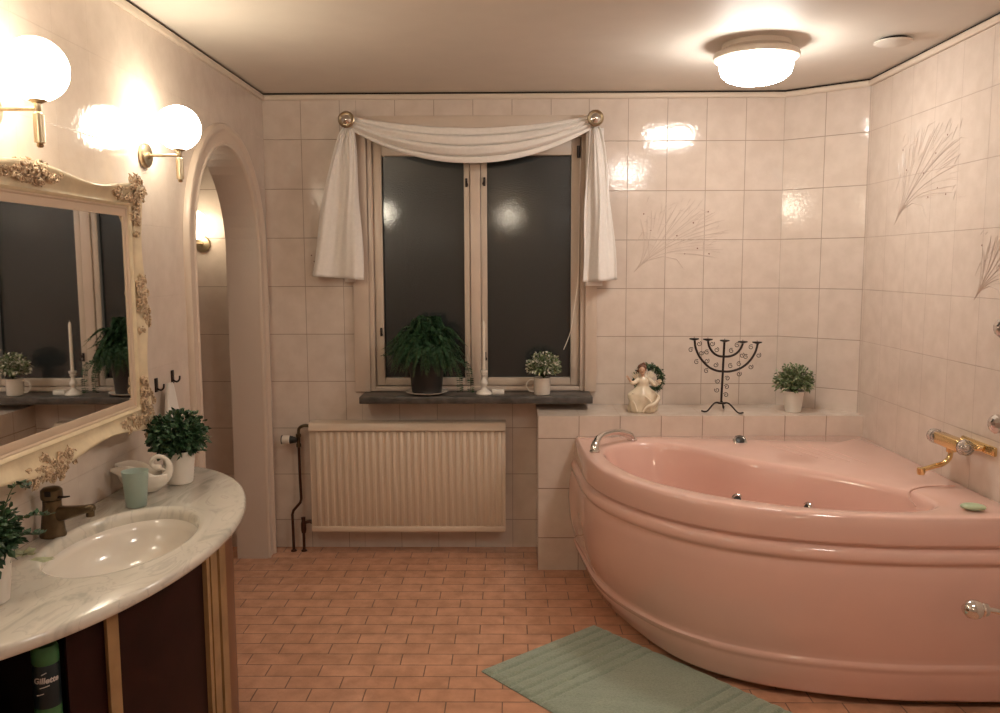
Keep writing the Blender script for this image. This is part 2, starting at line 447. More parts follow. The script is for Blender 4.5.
# the small room beyond the arch
mb = MB()
f = lambda y, z: ((y-YB)/.2, (z-ZL)/TH)
mb.quad([(XA,3.0,0),(XA,YB,0),(XA,YB,ZC),(XA,3.0,ZC)], [f(3.0,0),f(YB,0),f(YB,ZC),f(3.0,ZC)])
f = lambda x, z: (x/.2, (z-ZL)/TH)
mb.quad([(XA,3.0,0),(XL-WT,3.0,0),(XL-WT,3.0,ZC),(XA,3.0,ZC)], [f(XA,0),f(XL,0),f(XL,ZC),f(XA,ZC)])
struct('wall_side_room', mb, 'wall_tile', smooth=False, fixn=False)

# arch casing: moulded board swept round the opening
mb = MB()
prof = [(0.0,.0),(.0,.010),(.004,.016),(.012,.018),(.018,.012),(.055,.012),(.062,.014),(.070,.022),(.080,.025),(.092,.022),(.098,.012),(.098,.0)]
CW = .098
rings = []
n = len(arch)
for i, (y, z) in enumerate(arch):
    if y <= AY0+1e-6 and z < ASP: nr = (-1, 0)
    elif y >= AY1-1e-6 and z < ASP: nr = (1, 0)
    else:
        t = math.atan2((z-ASP)/ARZ, (y-AC)/AR); nr = (math.cos(t), math.sin(t))
    zz = .002 if z == 0 else z
    rings.append([(XL+h, y+nr[0]*w, zz+nr[1]*w) for w, h in prof])
mb.loft(rings, closed=True, cap0=True, cap1=True)
struct('trim_2', mb, 'white_wood', angle=35)

# ceiling cornice with a dark strip above, its colour standing for shade
mb = MB()
path = [(XL,YR),(XR,YR),(XR,YCH),(XCH,YB),(XL,YB)]
def inset(path, d):
    out = []; n = len(path)
    for i in range(n):
        p = Vector(path[i-1]); q = Vector(path[i]); r = Vector(path[(i+1)%n])
        a = (q-p).normalized(); b_ = (r-q).normalized()
        na = Vector((-a.y,a.x)); nb = Vector((-b_.y,b_.x)); m_ = (na+nb); m_ = m_/ (1+na.dot(nb))
        out.append(q+m_*d)
    return out
pr = [(0,.0),(.012,.0),(.016,.006),(.016,.022),(.010,.027),(0,.027)]
zt = ZC-.009-.027
rings = []
for d, h in pr: rings.append([(p.x,p.y,zt+h) for p in inset(path, d)])
mb.loft(rings, closed=True)
rings = [[(p.x,p.y,z) for p in inset(path, d)] for d, z in [(.001,ZC-.009),(.004,ZC-.009),(.004,ZC-.0005),(.001,ZC-.0005)]]
mb.loft(rings, closed=True, mi=1)
struct('trim_1', mb, ['trim','gap_shade'], smooth=False)

# ------------------------------------------------------------------ window
YG = YB+.055
win = MB()
# outer boards
b0, b1 = -.812, .452; zt_ = 2.262
win.bb((b0,YB-.022,.848),(WX0+.004,YB+.0,zt_), .004)
win.bb((WX1-.004,YB-.022,.848),(b1,YB,zt_), .004)
win.bb((WX0+.004,YB-.022,WZ1-.0),(WX1-.004,YB,zt_), .004)
# fixed frame inside the opening
win.bb((WX0,YB-.004,.849),(WX0+.028,YB+.12,WZ1), .003)
win.bb((WX1-.028,YB-.004,.849),(WX1,YB+.12,WZ1), .003)
win.bb((WX0+.028,YB-.002,WZ1-.045),(WX1-.028,YB+.12,WZ1), .003)
win.bb((WX0+.028,YB+.002,.849),(WX1-.028,YB+.12,.872), .003)
win.bb((-.203,YB+.015,.872),(-.150,YB+.12,WZ1-.045), .004)
W = struct('window_1', win, 'white_wood', angle=30)
def sash(x0, x1, pane0, pane1):
    m_ = MB(); z0, z1, pz0, pz1 = .876, WZ1-.047, .915, 2.068
    y0, y1 = YB+.022, YB+.075
    m_.bb((x0,y0,z0),(pane0,y1,z1), .005); m_.bb((pane1,y0,z0),(x1,y1,z1), .005)
    m_.bb((pane0,y0,z0),(pane1,y1,pz0), .005); m_.bb((pane0,y0,pz1),(pane1,y1,z1), .005)
    o = obj('window_sash', m_, 'frame_wood', W, angle=30)
    g = MB(); g.bb((pane0-.004,YG-.003,pz0-.004),(pane1+.004,YG+.003,pz1+.004))
    p = obj('window_pane', g, 'pane', o, smooth=False)
    return o
s1 = sash(WX0+.030, -.205, -.660, -.236)
s2 = sash(-.148, WX1-.030, -.116, .320)
def latch(x, z, par, side):
    m_ = MB(); y = YB+.022
    m_.box((x,y-.003,z),(.012,.005,.045),.002); m_.tube([(x,y-.006,z+.012),(x,y-.02,z+.006),(x+side*.008,y-.022,z-.012),(x+side*.004,y-.012,z-.018)], .0035, 8)
    m_.sphere((x,y-.007,z+.018),.005,10)
    obj('window_latch', m_, 'iron', par)
latch(-.222,1.930,s1,1); latch(-.129,1.935,s2,-1); latch(-.129,1.03,s2,1); latch(-.675,1.16,s1,1)
m_ = MB(); m_.box((.352,YB-.006,2.08),(.012,.012,.06),.003); m_.tube([(.352,YB-.01,2.05),(.352,YB-.01,2.11)],.008,10)
obj('window_hinge', m_, 'iron', W)

sill = MB(); sill.bb((-.762,4.185,.812),(.418,YB-.0,.848), .004)
sill.bb((WX0,YB-.006,.814),(WX1,YB+.12,.848))
o = struct('trim_3', sill, 'slate', angle=30)

# ------------------------------------------------------------------ tiled ledge behind the bath
LX0 = .137; LY = 4.04; LZ = .776
mb = MB()
f = lambda x, z: ((x-LX0)/.2, (z-.664)/.2497)
mb.quad([(LX0,LY,0),(XR,LY,0),(XR,LY,LZ),(LX0,LY,LZ)], [f(LX0,0),f(XR,0),f(XR,LZ),f(LX0,LZ)])
f = lambda x, y: ((x-LX0)/.2, (y-LY)/.2497*.72+.02)
tp = [(LX0,LY),(XR,LY),(XR,YCH),(XCH,YB),(LX0,YB)]
mb.quad([(x,y,LZ) for x,y in tp], [f(x,y) for x,y in tp])
f = lambda y, z: ((YB-y)/.2, (z-.664)/.2497)
mb.quad([(LX0,YB,0),(LX0,LY,0),(LX0,LY,LZ),(LX0,YB,LZ)], [f(YB,0),f(LY,0),f(LY,LZ),f(YB,LZ)])
struct('wall_ledge', mb, 'ledge_tile', smooth=False, fixn=False)

# ------------------------------------------------------------------ bathtub
tub = thing('corner_bathtub', 'pink acrylic corner bathtub with curved front apron below the tiled ledge', 'bathtub', (1.0,3.3,0))
RZ = .679
G = .003
oc = catmull([(.322,LY-G),(.325,3.80),(.338,3.52),(.395,3.30),(.520,3.08),(.665,2.925),(.84,2.815),(1.05,2.745),(1.29,2.705),(1.50,2.70),(XR-G,2.70)], 10)
oc = [Vector((p.x,p.y)) for p in oc]
outer = oc + [Vector((XR-G, LY-G))]
inner = [Vector((p.x,p.y)) for p in catmull([(.425,3.55),(.44,3.76),(.55,3.875),(.70,3.885),(.85,3.77),(1.0,3.56),(1.19,3.38),(1.37,3.17),(1.475,2.99),(1.47,2.85),(1.34,2.79),(1.12,2.81),(.90,2.895),(.70,3.035),(.52,3.25)], 8, True)]
cc = Vector((.86,3.24))
def ray(poly, a):
    d = Vector((math.cos(a), math.sin(a))); best = None; n = len(poly)
    for i in range(n):
        p = poly[i]-cc; e_ = poly[(i+1)%n]-poly[i]
        den = d.x*e_.y - d.y*e_.x
        if abs(den) < 1e-12: continue
        t = (p.x*e_.y - p.y*e_.x)/den; u = (p.x*d.y - p.y*d.x)/den
        if t > 0 and -1e-6 <= u <= 1+1e-6 and (best is None or t > best): best = t
    return best
angs = sorted([2*PI*k/180 for k in range(180)] + [math.atan2((p-cc).y,(p-cc).x) % (2*PI) for p in (Vector((XR-G,LY-G)),Vector((XR-G,2.70)),Vector((.322,LY-G)))])
ro = [ray(outer,a) for a in angs]; ri = [ray(inner,a) for a in angs]
def ringof(fr, z):
    return [(cc.x+math.cos(a)*fr(i), cc.y+math.sin(a)*fr(i), z) for i, a in enumerate(angs)]
rings = []
rings.append(ringof(lambda i: ro[i], RZ-.012))
rings.append(ringof(lambda i: ro[i]-.004, RZ-.003))
rings.append(ringof(lambda i: ro[i]-.012, RZ))
rings.append(ringof(lambda i: (ro[i]*.6+ri[i]*.4), RZ))
rings.append(ringof(lambda i: ri[i]+min(.022,(ro[i]-ri[i])*.35), RZ-.001))
rings.append(ringof(lambda i: ri[i]+.008, RZ-.005))
rings.append(ringof(lambda i: ri[i]-.002, RZ-.014))
rings.append(ringof(lambda i: ri[i]-.010, RZ-.032))
rings.append(ringof(lambda i: ri[i]*.965-.012, RZ-.12))
rings.append(ringof(lambda i: ri[i]*.93-.015, RZ-.24))
rings.append(ringof(lambda i: ri[i]*.88-.02, RZ-.34))
rings.append(ringof(lambda i: ri[i]*.80-.02, RZ-.41))
rings.append(ringof(lambda i: ri[i]*.65-.02, RZ-.44))
rings.append(ringof(lambda i: ri[i]*.3, RZ-.45))
mb = MB(); mb.loft(rings, cap1=True)
obj('tub_basin', mb, 'tub', tub, angle=50)
# apron
def nrm(i):
    a = oc[max(i-1,0)]; b_ = oc[min(i+1,len(oc)-1)]; t = (b_-a).normalized(); n_ = Vector((t.y,-t.x)); return n_
N_ = [nrm(i) for i in range(len(oc))]
N_ = [Vector((-1,0)) if i == 0 else (Vector((0,-1)) if i == len(oc)-1 else n_) for i, n_ in enumerate(N_)]
if N_[20].x > 0: N_ = [-n_ for n_ in N_]
def ap(i, d, z):
    t_ = i/(len(oc)-1)
    if d < 0 and z < .25:
        sc = 1+1.1*math.exp(-((t_-.28)/.14)**2) - .45*math.exp(-((t_-1)/.35)**2)
        d *= sc
    if z < .54: d += .028*math.exp(-(t_/.10)**2)*math.sin(PI*min(1,max(0,z/.56)))
    p = oc[i]+N_[i]*d
    return (min(p.x, XR-G), min(p.y, LY-G), z)
prof = [(0.0,RZ-.012),(.004,RZ-.022),(.006,RZ-.04),(.010,RZ-.088),(.008,RZ-.096),(-.002,RZ-.099),(-.005,RZ-.104),(-.002,RZ-.110),(.010,RZ-.114),(.016,RZ-.122),(.020,RZ-.14),(.019,RZ-.152),(.012,RZ-.157),(.009,RZ-.164),(.012,RZ-.172),
        (.016,RZ-.22),(.013,RZ-.30),(.002,RZ-.40),(-.014,RZ-.49),(-.020,RZ-.510),(-.019,RZ-.516),(-.012,RZ-.521),(-.014,RZ-.538),(-.020,RZ-.545),(-.019,RZ-.552),(-.034,RZ-.60),(-.046,RZ-.640),(-.048,RZ-.646),(-.054,RZ-.652),(-.08,RZ-.652)]
mb = MB()
mb.loft([[ap(i,d,z) for i in range(len(oc))] for d, z in prof], closed=False)
obj('tub_apron', mb, 'tub', tub, angle=60)
# feet under the apron
for fx, fy in ((.62,3.30),(1.05,2.95),(1.55,2.90),(.55,3.85),(1.55,3.85)):
    mb = MB(); mb.lathe([(.030,0.001),(.030,.012),(.012,.016),(.012,.25)], (fx,fy,0), 14); obj('tub_foot', mb, 'black_plastic', tub)
# overflow knob, jets
def knob(x, y, z, ax, r, par, name, mats=('chrome','black_plastic')):
    m_ = MB(); m_.lathe([(r*1.1,0),(r*1.12,.003),(r,.008),(r*.86,.010),(r*.80,.006)], (x,y,z), 24, ax)
    m_.lathe([(r*.8,.005),(r*.5,.009),(0.001,.010)], (x,y,z), 20, ax, mi=1, close=False)
    return obj(name, m_, mats, par)
knob(1.078,3.885,RZ+.006,(0,-.8,1),.030,tub,'air_valve')
def jet(ang, dz=.17):
    i = min(range(len(angs)), key=lambda q: abs(angs[q]-ang))
    rr = ri[i]*(1-.035*dz/.12)-.012-.002
    a = angs[i]; p = (cc.x+math.cos(a)*rr, cc.y+math.sin(a)*rr, RZ-dz)
    knob(p[0],p[1],p[2],(-math.cos(a),-math.sin(a),.2),.026,tub,'water_jet')
for tx, ty, dz in ((1.00,3.57,.18),(1.24,3.33,.155)):
    jet(math.atan2(ty-cc.y,tx-cc.x) % (2*PI), dz)
# chrome grab handle
mb = MB()
hp = catmull([(.378,3.68,RZ-.001),(.380,3.69,RZ+.028),(.405,3.74,RZ+.054),(.455,3.81,RZ+.060),(.51,3.870,RZ+.052),(.565,3.915,RZ+.028),(.580,3.93,RZ-.001)],8)
nn = len(hp); mb.tube(hp, [.021-.007*math.sin(PI*i/(nn-1)) for i in range(nn)], 14)
mb.lathe([(.024,0),(.024,.006),(.016,.012)], (.378,3.68,RZ), 20); mb.lathe([(.024,0),(.024,.006),(.016,.012)], (.580,3.93,RZ), 20)
obj('grab_handle', mb, 'chrome', tub)
# moulded lines: headrest groove, its shade drawn as a darker line, and slip ribs on the corner seat
mb = MB()
mb.tube(catmull([(1.395,2.83,RZ+.0005),(1.42,2.93,RZ+.0005),(1.47,3.03,RZ+.0005),(1.56,3.09,RZ+.0005),(1.67,3.10,RZ+.0005)],8), .0026, 8)
obj('groove_shade_line', mb, 'tub_groove_shade', tub)
for k in range(5):
    mb = MB(); mb.tube([(1.20+.055*k,3.80-.005*k,RZ-.001),(1.27+.055*k,3.60-.035*k,RZ-.001)], .003, 6); obj('seat_ridge', mb, 'tub', tub)

# ------------------------------------------------------------------ soap
mb = MB(); mb.sphere((0,0,.0125),1,24,scale=(.040,.026,.0125)); s = obj('soap_bar', mb, 'soap'); s.location = (1.565,2.785,RZ+.0005); s.rotation_euler = (0,0,-.35)
tag(s, 'green oval soap bar lying on the pink rim of the bathtub', 'soap')

# ------------------------------------------------------------------ bath mixer (gold)
mx = thing('bath_mixer', 'gold bath mixer tap with clear knobs on the wall above the tub', 'tap', (XR-.010,3.11,.84))
mb = MB(); mb.box((1.640,3.115,.845),(.042,.17,.046),.008,seg=3); obj('mixer_body', mb, 'gold', mx)
mb = MB(); mb.box((1.699,3.03,.848),(.014,.22,.034),.005); mb.tube([(1.695,2.985,.85),(1.645,3.05,.868)],.010,10); mb.tube([(1.695,3.12,.848),(1.65,3.12,.845)],.012,10)
mb.tube([(1.695,2.99,.845),(1.65,3.045,.845)],.012,10)
obj('wall_mount', mb, 'gold', mx)
for yk, ax in ((3.030,-1),(3.205,1)):
    mb = MB(); mb.lathe([(.012,0),(.026,.004),(.030,.012),(.028,.034),(.022,.040),(.001,.040)], (1.640,yk,.845), 12, (0,ax,0)); k = obj('control_knob', mb, 'clear', mx, angle=25)
    mb = MB(); mb.lathe([(.017,.006),(.017,.034),(.010,.0385),(.001,.0385)], (1.640,yk,.845), 12, (0,ax,0)); obj('knob_core', mb, 'chrome', k)
mb = MB(); mb.tube(catmull([(1.637,3.10,.83),(1.634,3.10,.79),(1.61,3.10,.765),(1.57,3.09,.757),(1.525,3.09,.742)],8), .0095, 12)
mb.lathe([(.013,-.010),(.015,.0),(.015,.014),(.011,.016)], (1.525,3.09,.736), 16); mb.lathe([(.016,.81-.80),(.018,.03)], (1.637,3.10,.80), 16)
obj('spout', mb, 'gold', mx)

mx.location.x += .010
# ------------------------------------------------------------------ chrome knobs on the right wall
def wallknob(y, z, label):
    t = thing('shower_knob', label, 'knob', (XR,y,z), group='chrome knobs on the right wall')
    m_ = MB(); m_.lathe([(.036,0.0005),(.037,.006),(.030,.010),(.016,.014),(.014,.022)], (XR,y,z), 24, (-1,0,0)); obj('wall_plate', m_, 'chrome', t)
    m_ = MB(); m_.lathe([(.014,.020),(.026,.022),(.034,.030),(.034,.042),(.024,.054),(.010,.059),(.001,.059)], (XR,y,z), 10, (-1,0,0)); obj('grip', m_, 'chrome', t, angle=20)
    return t
wallknob(2.875,1.290,'chrome shower knob at the right photo edge, middle one of three')
wallknob(2.875,.958,'lowest chrome knob on the right wall, just above the gold mixer tap')
wallknob(2.860,1.655,'highest chrome knob on the right wall, mostly cut by the photo edge')

# chrome arm in front of the tub
t = thing('towel_arm', 'chrome ball-ended rail arm reaching in front of the pink tub apron', 'towel rail', (XR,2.42,.43))
mb = MB(); mb.tube(catmull([(1.39,2.42,.486),(1.43,2.42,.484),(1.48,2.415,.475),(1.58,2.41,.462),(XR-.004,2.41,.458)],8), .0085, 12); obj('rod', mb, 'chrome', t)
mb = MB(); mb.lathe([(.001,-.034),(.014,-.032),(.026,-.020),(.029,-.004),(.027,.010),(.018,.020),(.021,.024),(.019,.036),(.009,.040)], (1.383,2.42,.486), 24, (1,0,-.03)); obj('end_ball', mb, 'chrome', t)
mb = MB(); mb.lathe([(.030,0.001),(.030,.006),(.012,.012)], (XR,2.41,.458), 24, (-1,0,0)); obj('wall_plate', mb, 'chrome', t)

# ------------------------------------------------------------------ radiator
rad = thing('radiator', 'cream ribbed panel radiator on the wall below the window', 'radiator', (-.53,4.3,.12))
rx0, rx1, rz0, rz1, ry = -1.038, -.026, .112, .700, 4.262
mb = MB()
nr = 27; pts = []
pitch = (rx1-rx0-.03)/nr
for k in range(nr):
    xa = rx0+.015+k*pitch
    for u, d in ((0,0),(.28,0),(.40,.010),(.60,.0105),(.88,.0105),(1.0,0)):
        pts.append((xa+u*pitch, ry+.002+ (.0105-d)))
za, zb = rz0+.045, rz1-.050
mb.loft([[(x, ry+.0125, za-.012) for x,y in pts],[(x,y,za) for x,y in pts],[(x,y,zb) for x,y in pts],[(x, ry+.0125, zb+.012) for x,y in pts]], closed=False)
mb.bb((rx0,ry+.012,rz0+.008),(rx1,ry+.030,rz1-.012), .004)
mb.box(((rx0+rx1)/2,ry+.011,rz0+.022),(rx1-rx0,.018,.030),.005)
obj('front_panel', mb, 'radiator', rad, angle=50)
mb = MB(); mb.prism([(ry-.006,rz1-.040),(ry-.006,rz1-.030),(ry+.004,rz1-.006),(ry+.012,rz1),(ry+.088,rz1),(ry+.088,rz1-.012),(ry+.02,rz1-.014),(ry+.01,rz1-.040)], rx0-.003, rx1+.003, axis='x')
obj('top_grille', mb, 'radiator', rad, angle=30)
mb = MB(); mb.bb((rx0,ry+.070,rz0+.01),(rx1,ry+.085,rz1-.02),.003); obj('rear_panel', mb, 'radiator', rad)
for sx in (rx0, rx1):
    mb = MB(); mb.bb((sx-.0025,ry+.012,rz0+.012),(sx+.0025,ry+.085,rz1-.012),.001); obj('side_panel', mb, 'radiator', rad)
for bx in (-.85,-.2):
    mb = MB(); mb.bb((bx-.015,ry+.084,.25),(bx+.015,YB-.001,.60)); obj('wall_bracket', mb, 'radiator', rad)
# thermostat valve and pipes
mb = MB(); mb.lathe([(.019,.0),(.024,.004),(.024,.036),(.021,.040)], (-1.152,4.315,.602), 20, (-1,0,0)); mb.lathe([(.024,.040),(.024,.044),(.001,.044)], (-1.152,4.315,.602), 20, (-1,0,0), mi=1)
vh = obj('thermostat_head', mb, ['white_glaze','black_plastic'], rad)
mb = MB(); mb.lathe([(.014,-.036),(.016,-.030),(.017,-.02),(.022,-.0005)], (-1.152,4.315,.602), 20, (-1,0,0)); obj('thermostat_ring', mb, 'black_plastic', rad)
mb = MB(); mb.lathe([(.009,-.03),(.013,-.026),(.013,-.012),(.009,-.008),(.010,.02),(.014,.024),(.014,.040),(.008,.044)], (-1.108,4.315,.592), 14)
mb.tube(catmull([(-1.108,4.315,.63),(-1.104,4.315,.660),(-1.085,4.315,.675),(-1.06,4.32,.676),(-1.04,4.32,.668)],6),.008,10)
obj('valve_body', mb, 'bronze', rad)
mb = MB(); mb.tube([(-1.108,4.315,.60),(-1.106,4.315,.40),(-1.103,4.315,.285),(-1.108,4.315,.265),(-1.145,4.315,.222),(-1.152,4.315,.200),(-1.150,4.315,.0)], .0075, 12)
mb.lathe([(.016,.0005),(.016,.004),(.009,.010)], (-1.150,4.315,0), 16)
obj('supply_pipe', mb, 'dark_pipe', rad)
mb = MB(); mb.tube([(-1.095,4.315,.0),(-1.095,4.315,.165)], .0075, 12); mb.tube([(-1.095,4.315,.155),(-1.06,4.315,.162),(-1.038,4.315,.150)], .009, 12)
mb.lathe([(.011,.10),(.014,.115),(.014,.150),(.010,.165),(.012,.185),(.001,.188)], (-1.095,4.315,.0), 14)
mb.lathe([(.016,.0005),(.016,.004),(.009,.010)], (-1.095,4.315,0), 16)
obj('return_pipe', mb, 'dark_pipe', rad)

# ------------------------------------------------------------------ curtain
cur = thing('window_curtain', 'white sheer curtain scarf draped in a swag over the window', 'curtain', (-.19,4.3,2.2))
KL = (-.806, 4.30, 2.226); KR = (.425, 4.30, 2.226)
def swag(u, v):
    # u across, v from top edge to bottom edge
    x = KL[0]+.015 + (KR[0]-KL[0]-.03)*u
    s = math.sin(PI*u)**.8 if 0 < u < 1 else 0
    top = 2.226+.024*(1-s) - .030*s - .012*math.sin(PI*u)
    q = (u-.5)*2
    bot = 2.226-.045 - .160*(1-abs(q)**2.1)
    z = top + (bot-top)*v
    fold = .016*math.sin(2*PI*(v*3.2+.15)) * (.35+.65*s) + .006*math.sin(2*PI*(v*6.5+u*.8))*s
    z += .007*math.sin(2*PI*(v*3.2+.4))*s
    y = 4.300 - .028*math.sin(PI*min(1,v*1.05)) - fold
    return (x, y-.003*math.sin(u*31+v*5)*s, z)
mb = MB(); mb.grid(swag, 90, 46); obj('swag', mb, 'cloth', cur, angle=180, solid=.002)
def tail(kx, kz, xl0, xr0, xlb, xrb, zb, ph, skew):
    def fn(u, v):
        w = v**.62
        xl = kx-.012 + (xlb-(kx-.012))*w if v < 1 else xlb
        xl = (kx-.022)*(1-w) + xlb*w; xr = (kx+.022)*(1-w) + xrb*w
        z = kz-.03 + (zb + skew*(u-.5) - (kz-.03))*v
        am = .008+.016*v**.5
        y = 4.300 - am*math.sin(2*PI*(u*1.4+ph)) - (.006-.004*v)*math.sin(2*PI*(u*5.3+ph*2+v*.7)) - .018*math.sin(PI*u)*min(1,v*6)
        return (xl+(xr-xl)*u + .004*math.sin(v*9+u*7), y, z)
    return fn
mb = MB(); mb.grid(tail(KL[0],KL[2],0,0,-1.005,-.742,1.445,.1,-.02), 44, 50)
mb.grid(lambda u,v: (-.845+.055*u, 4.318-.006*math.sin(u*6), 2.19-.765*v), 6, 30)
obj('curtain_tail', mb, 'cloth', cur, angle=180, solid=.002)
mb = MB(); mb.grid(tail(KR[0],KR[2],0,0,.372,.548,1.425,.55,.012), 36, 50)
mb.grid(lambda u,v: (.385+.09*u, 4.320-.006*math.sin(u*6), 2.19-.790*v), 6, 30)
obj('curtain_tail', mb, 'cloth', cur, angle=180, solid=.002)
for (kx,ky,kz), lb in ((KL,'round brass curtain rosette at the left end of the swag'),(KR,'round brass curtain rosette at the right end of the swag')):
    t = thing('curtain_rosette', lb, 'curtain holder', (kx,YB,kz), group='brass rosettes that hold the curtain')
    m_ = MB(); m_.tube([(kx,YB-.0005,kz),(kx,4.262,kz)], .008, 12); m_.lathe([(.020,.001),(.020,.006),(.008,.010)], (kx,YB,kz), 20, (0,-1,0)); obj('stem', m_, 'brass', t)
    m_ = MB(); m_.lathe([(.008,.0),(.034,.004),(.040,.010),(.041,.016),(.036,.020),(.030,.017),(.026,.014)], (kx,4.262,kz), 32, (0,-1,0)); r_ = obj('rim', m_, 'brass', t)
    m_ = MB(); m_.lathe([(.027,.0125),(.024,.020),(.012,.026),(.008,.030),(.001,.031)], (kx,4.262,kz), 24, (0,-1,0)); obj('glass_boss', m_, 'chrome', t)

# cord hanging at the right side of the window
mb = MB(); mb.tube(catmull([(.360,4.352,2.05),(.357,4.352,1.75),(.352,4.350,1.45),(.335,4.345,1.30),(.318,4.34,1.18),(.300,4.345,1.12),(.280,4.35,1.07)],10), .0022, 8)
tag(obj('hanging_line', mb, 'wax'), 'thin pale cord hanging down the right window frame', 'cord')

# ------------------------------------------------------------------ plants
def leaf(mb, p, d, l, w, mi=0, droop=.25, rnd=random):
    d = Vector(d).normalized(); sd = d.cross(Vector((0,0,1)))
    sd = sd.normalized() if sd.length > 1e-3 else Vector((1,0,0))
    sd = (Matrix.Rotation(rnd.uniform(-1.2,1.2), 3, d) @ sd)
    nrm_ = d.cross(sd)
    p = Vector(p); a = p; b_ = p + d*l*.55 + nrm_*l*.10; c = p + d*l - Vector((0,0,droop*l))
    mb.add([a, b_+sd*w*.5, c, b_-sd*w*.5, b_-nrm_*w*.18, p+d*l*.25+sd*w*.36, p+d*l*.25-sd*w*.36], [(0,5,4),(5,1,4),(1,2,4),(2,3,4),(3,6,4),(6,0,4)], mi)

def bush(c, rad, n, l, w, seed, zmin=-.55, mis=(0,), core=True):
    """stems from the pot rim fanning out, each carrying leaves"""
    rnd = random.Random(seed); lv = MB(); st = MB()
    base = Vector((c[0], c[1], c[2]-rad[2]*.8))
    for k in range(n):
        th = rnd.uniform(0, 2*PI); cz = rnd.uniform(zmin, 1); sr = math.sqrt(max(0, 1-cz*cz))
        q = rnd.uniform(.82,1.06)
        e = Vector((c[0]+rad[0]*sr*math.cos(th)*q, c[1]+rad[1]*sr*math.sin(th)*q, c[2]+rad[2]*cz*q))
        mid = (base*.45+e*.55) + Vector((0,0,.25*rad[2]*(1-cz)))
        pts = catmull([base, mid, e], 3)
        if k % 3 == 0: st.tube(pts, .0011, 4)
        for j in range(5):
            t = .45+.55*j/4+rnd.uniform(-.05,.05); ii = min(int(t*(len(pts)-1)), len(pts)-2); fr = t*(len(pts)-1)-ii
            p = pts[ii].lerp(pts[ii+1], min(fr,1))
            dr = (p-Vector(c)); dr = dr.normalized() if dr.length > 1e-6 else Vector((0,0,1))
            dr += Vector((rnd.uniform(-.9,.9), rnd.uniform(-.9,.9), rnd.uniform(-.6,.9)))
            s_ = rnd.uniform(.7,1.15)
            leaf(lv, p, dr, l*s_, w*s_, rnd.choice(mis), .2, rnd)
    return lv, st

# boxwood-like plant on the vanity
def pot(name, mbp, mats, par): return obj(name, mbp, mats, par, angle=35)
VZ = .800
t = thing('potted_plant', 'bushy dark green artificial plant in ribbed white pot beside the swan dish', 'potted plant', (-1.090,2.70,VZ), group='small potted plants')
prof = [(.038,.0005),(.041,.003)] + [(.0415+.010*(k/18)+(.0009 if k%2 else 0), .006+.094*k/18) for k in range(19)] + [(.0545,.103),(.0545,.109),(.050,.109),(.049,.095),(.001,.095)]
mb = MB(); mb.lathe(prof, (-1.090,2.70,VZ), 36); pot('plant_pot', mb, 'white_matte', t)
mb = MB(); mb.lathe([(.0485,.0955),(.03,.100),(.001,.102)], (-1.090,2.70,VZ), 20, close=False); pot('soil', mb, 'soil', t)
lv, st = bush((-1.090,2.70,VZ+.158),(.090,.090,.078),220,.024,.019,11,zmin=-.75)
obj('foliage', lv, 'leaf_dark', t, smooth=False, fixn=False); obj('stems', st, 'stem', t)

# plant at the left photo edge
t = thing('potted_plant', 'dark leafy artificial plant with long sprigs at the left photo edge', 'potted plant', (-1.115,1.71,VZ), group='small potted plants')
mb = MB(); mb.lathe([(.040,.0005),(.043,.003),(.052,.100),(.055,.104),(.055,.110),(.050,.110),(.049,.095),(.001,.095)], (-1.115,1.71,VZ), 36); pot('plant_pot', mb, 'white_matte', t)
mb = MB(); mb.lathe([(.0485,.0955),(.03,.100),(.001,.102)], (-1.115,1.71,VZ), 20, close=False); pot('soil', mb, 'soil', t)
lv, st = bush((-1.115,1.71,VZ+.145),(.066,.080,.078),240,.021,.014,12,zmin=-.8)
obj('foliage', lv, 'leaf_dark', t, smooth=False, fixn=False); obj('stems', st, 'stem', t)
spr = MB(); rnd = random.Random(5)
for (ex,ey,ez) in ((-1.060,1.80,VZ+.225),(-1.040,1.83,VZ+.155),(-1.045,1.80,VZ+.12)):
    pts = catmull([(-1.10,1.72,VZ+.12),((-1.10+ex)/2+.005,(1.72+ey)/2,ez-.01+.02),(ex,ey,ez)],6)
    spr.tube(pts, .0012, 5, mi=1)
    for p in pts[3:]:
        for sgn in (-1,1): leaf(spr, p, (rnd.uniform(-.3,.6),sgn*.8,rnd.uniform(.1,.9)), .020, .010, 0, .1, rnd)
obj('sprig', spr, ['leaf_dark','stem'], t, smooth=False, fixn=False)
fl = MB()
for k in range(12):
    a = 2*PI*k/12; fl2 = Vector((-1.045,1.735,VZ+.095))
    leaf(fl, fl2, (math.cos(a), math.sin(a), .35+.3*(k%2)), .030, .014, 0, .15, rnd)
for k in range(3): leaf(fl, fl2+Vector((.005,.01,-.015)), (.9, .5+.25*k, -.05), .050, .014, 0, .05, rnd)
fl.tube([(-1.10,1.72,VZ+.10),(-1.07,1.73,VZ+.105),fl2], .0014, 5, mi=1)
obj('pale_blossom', fl, ['leaf_pale','stem'], t, smooth=False, fixn=False)

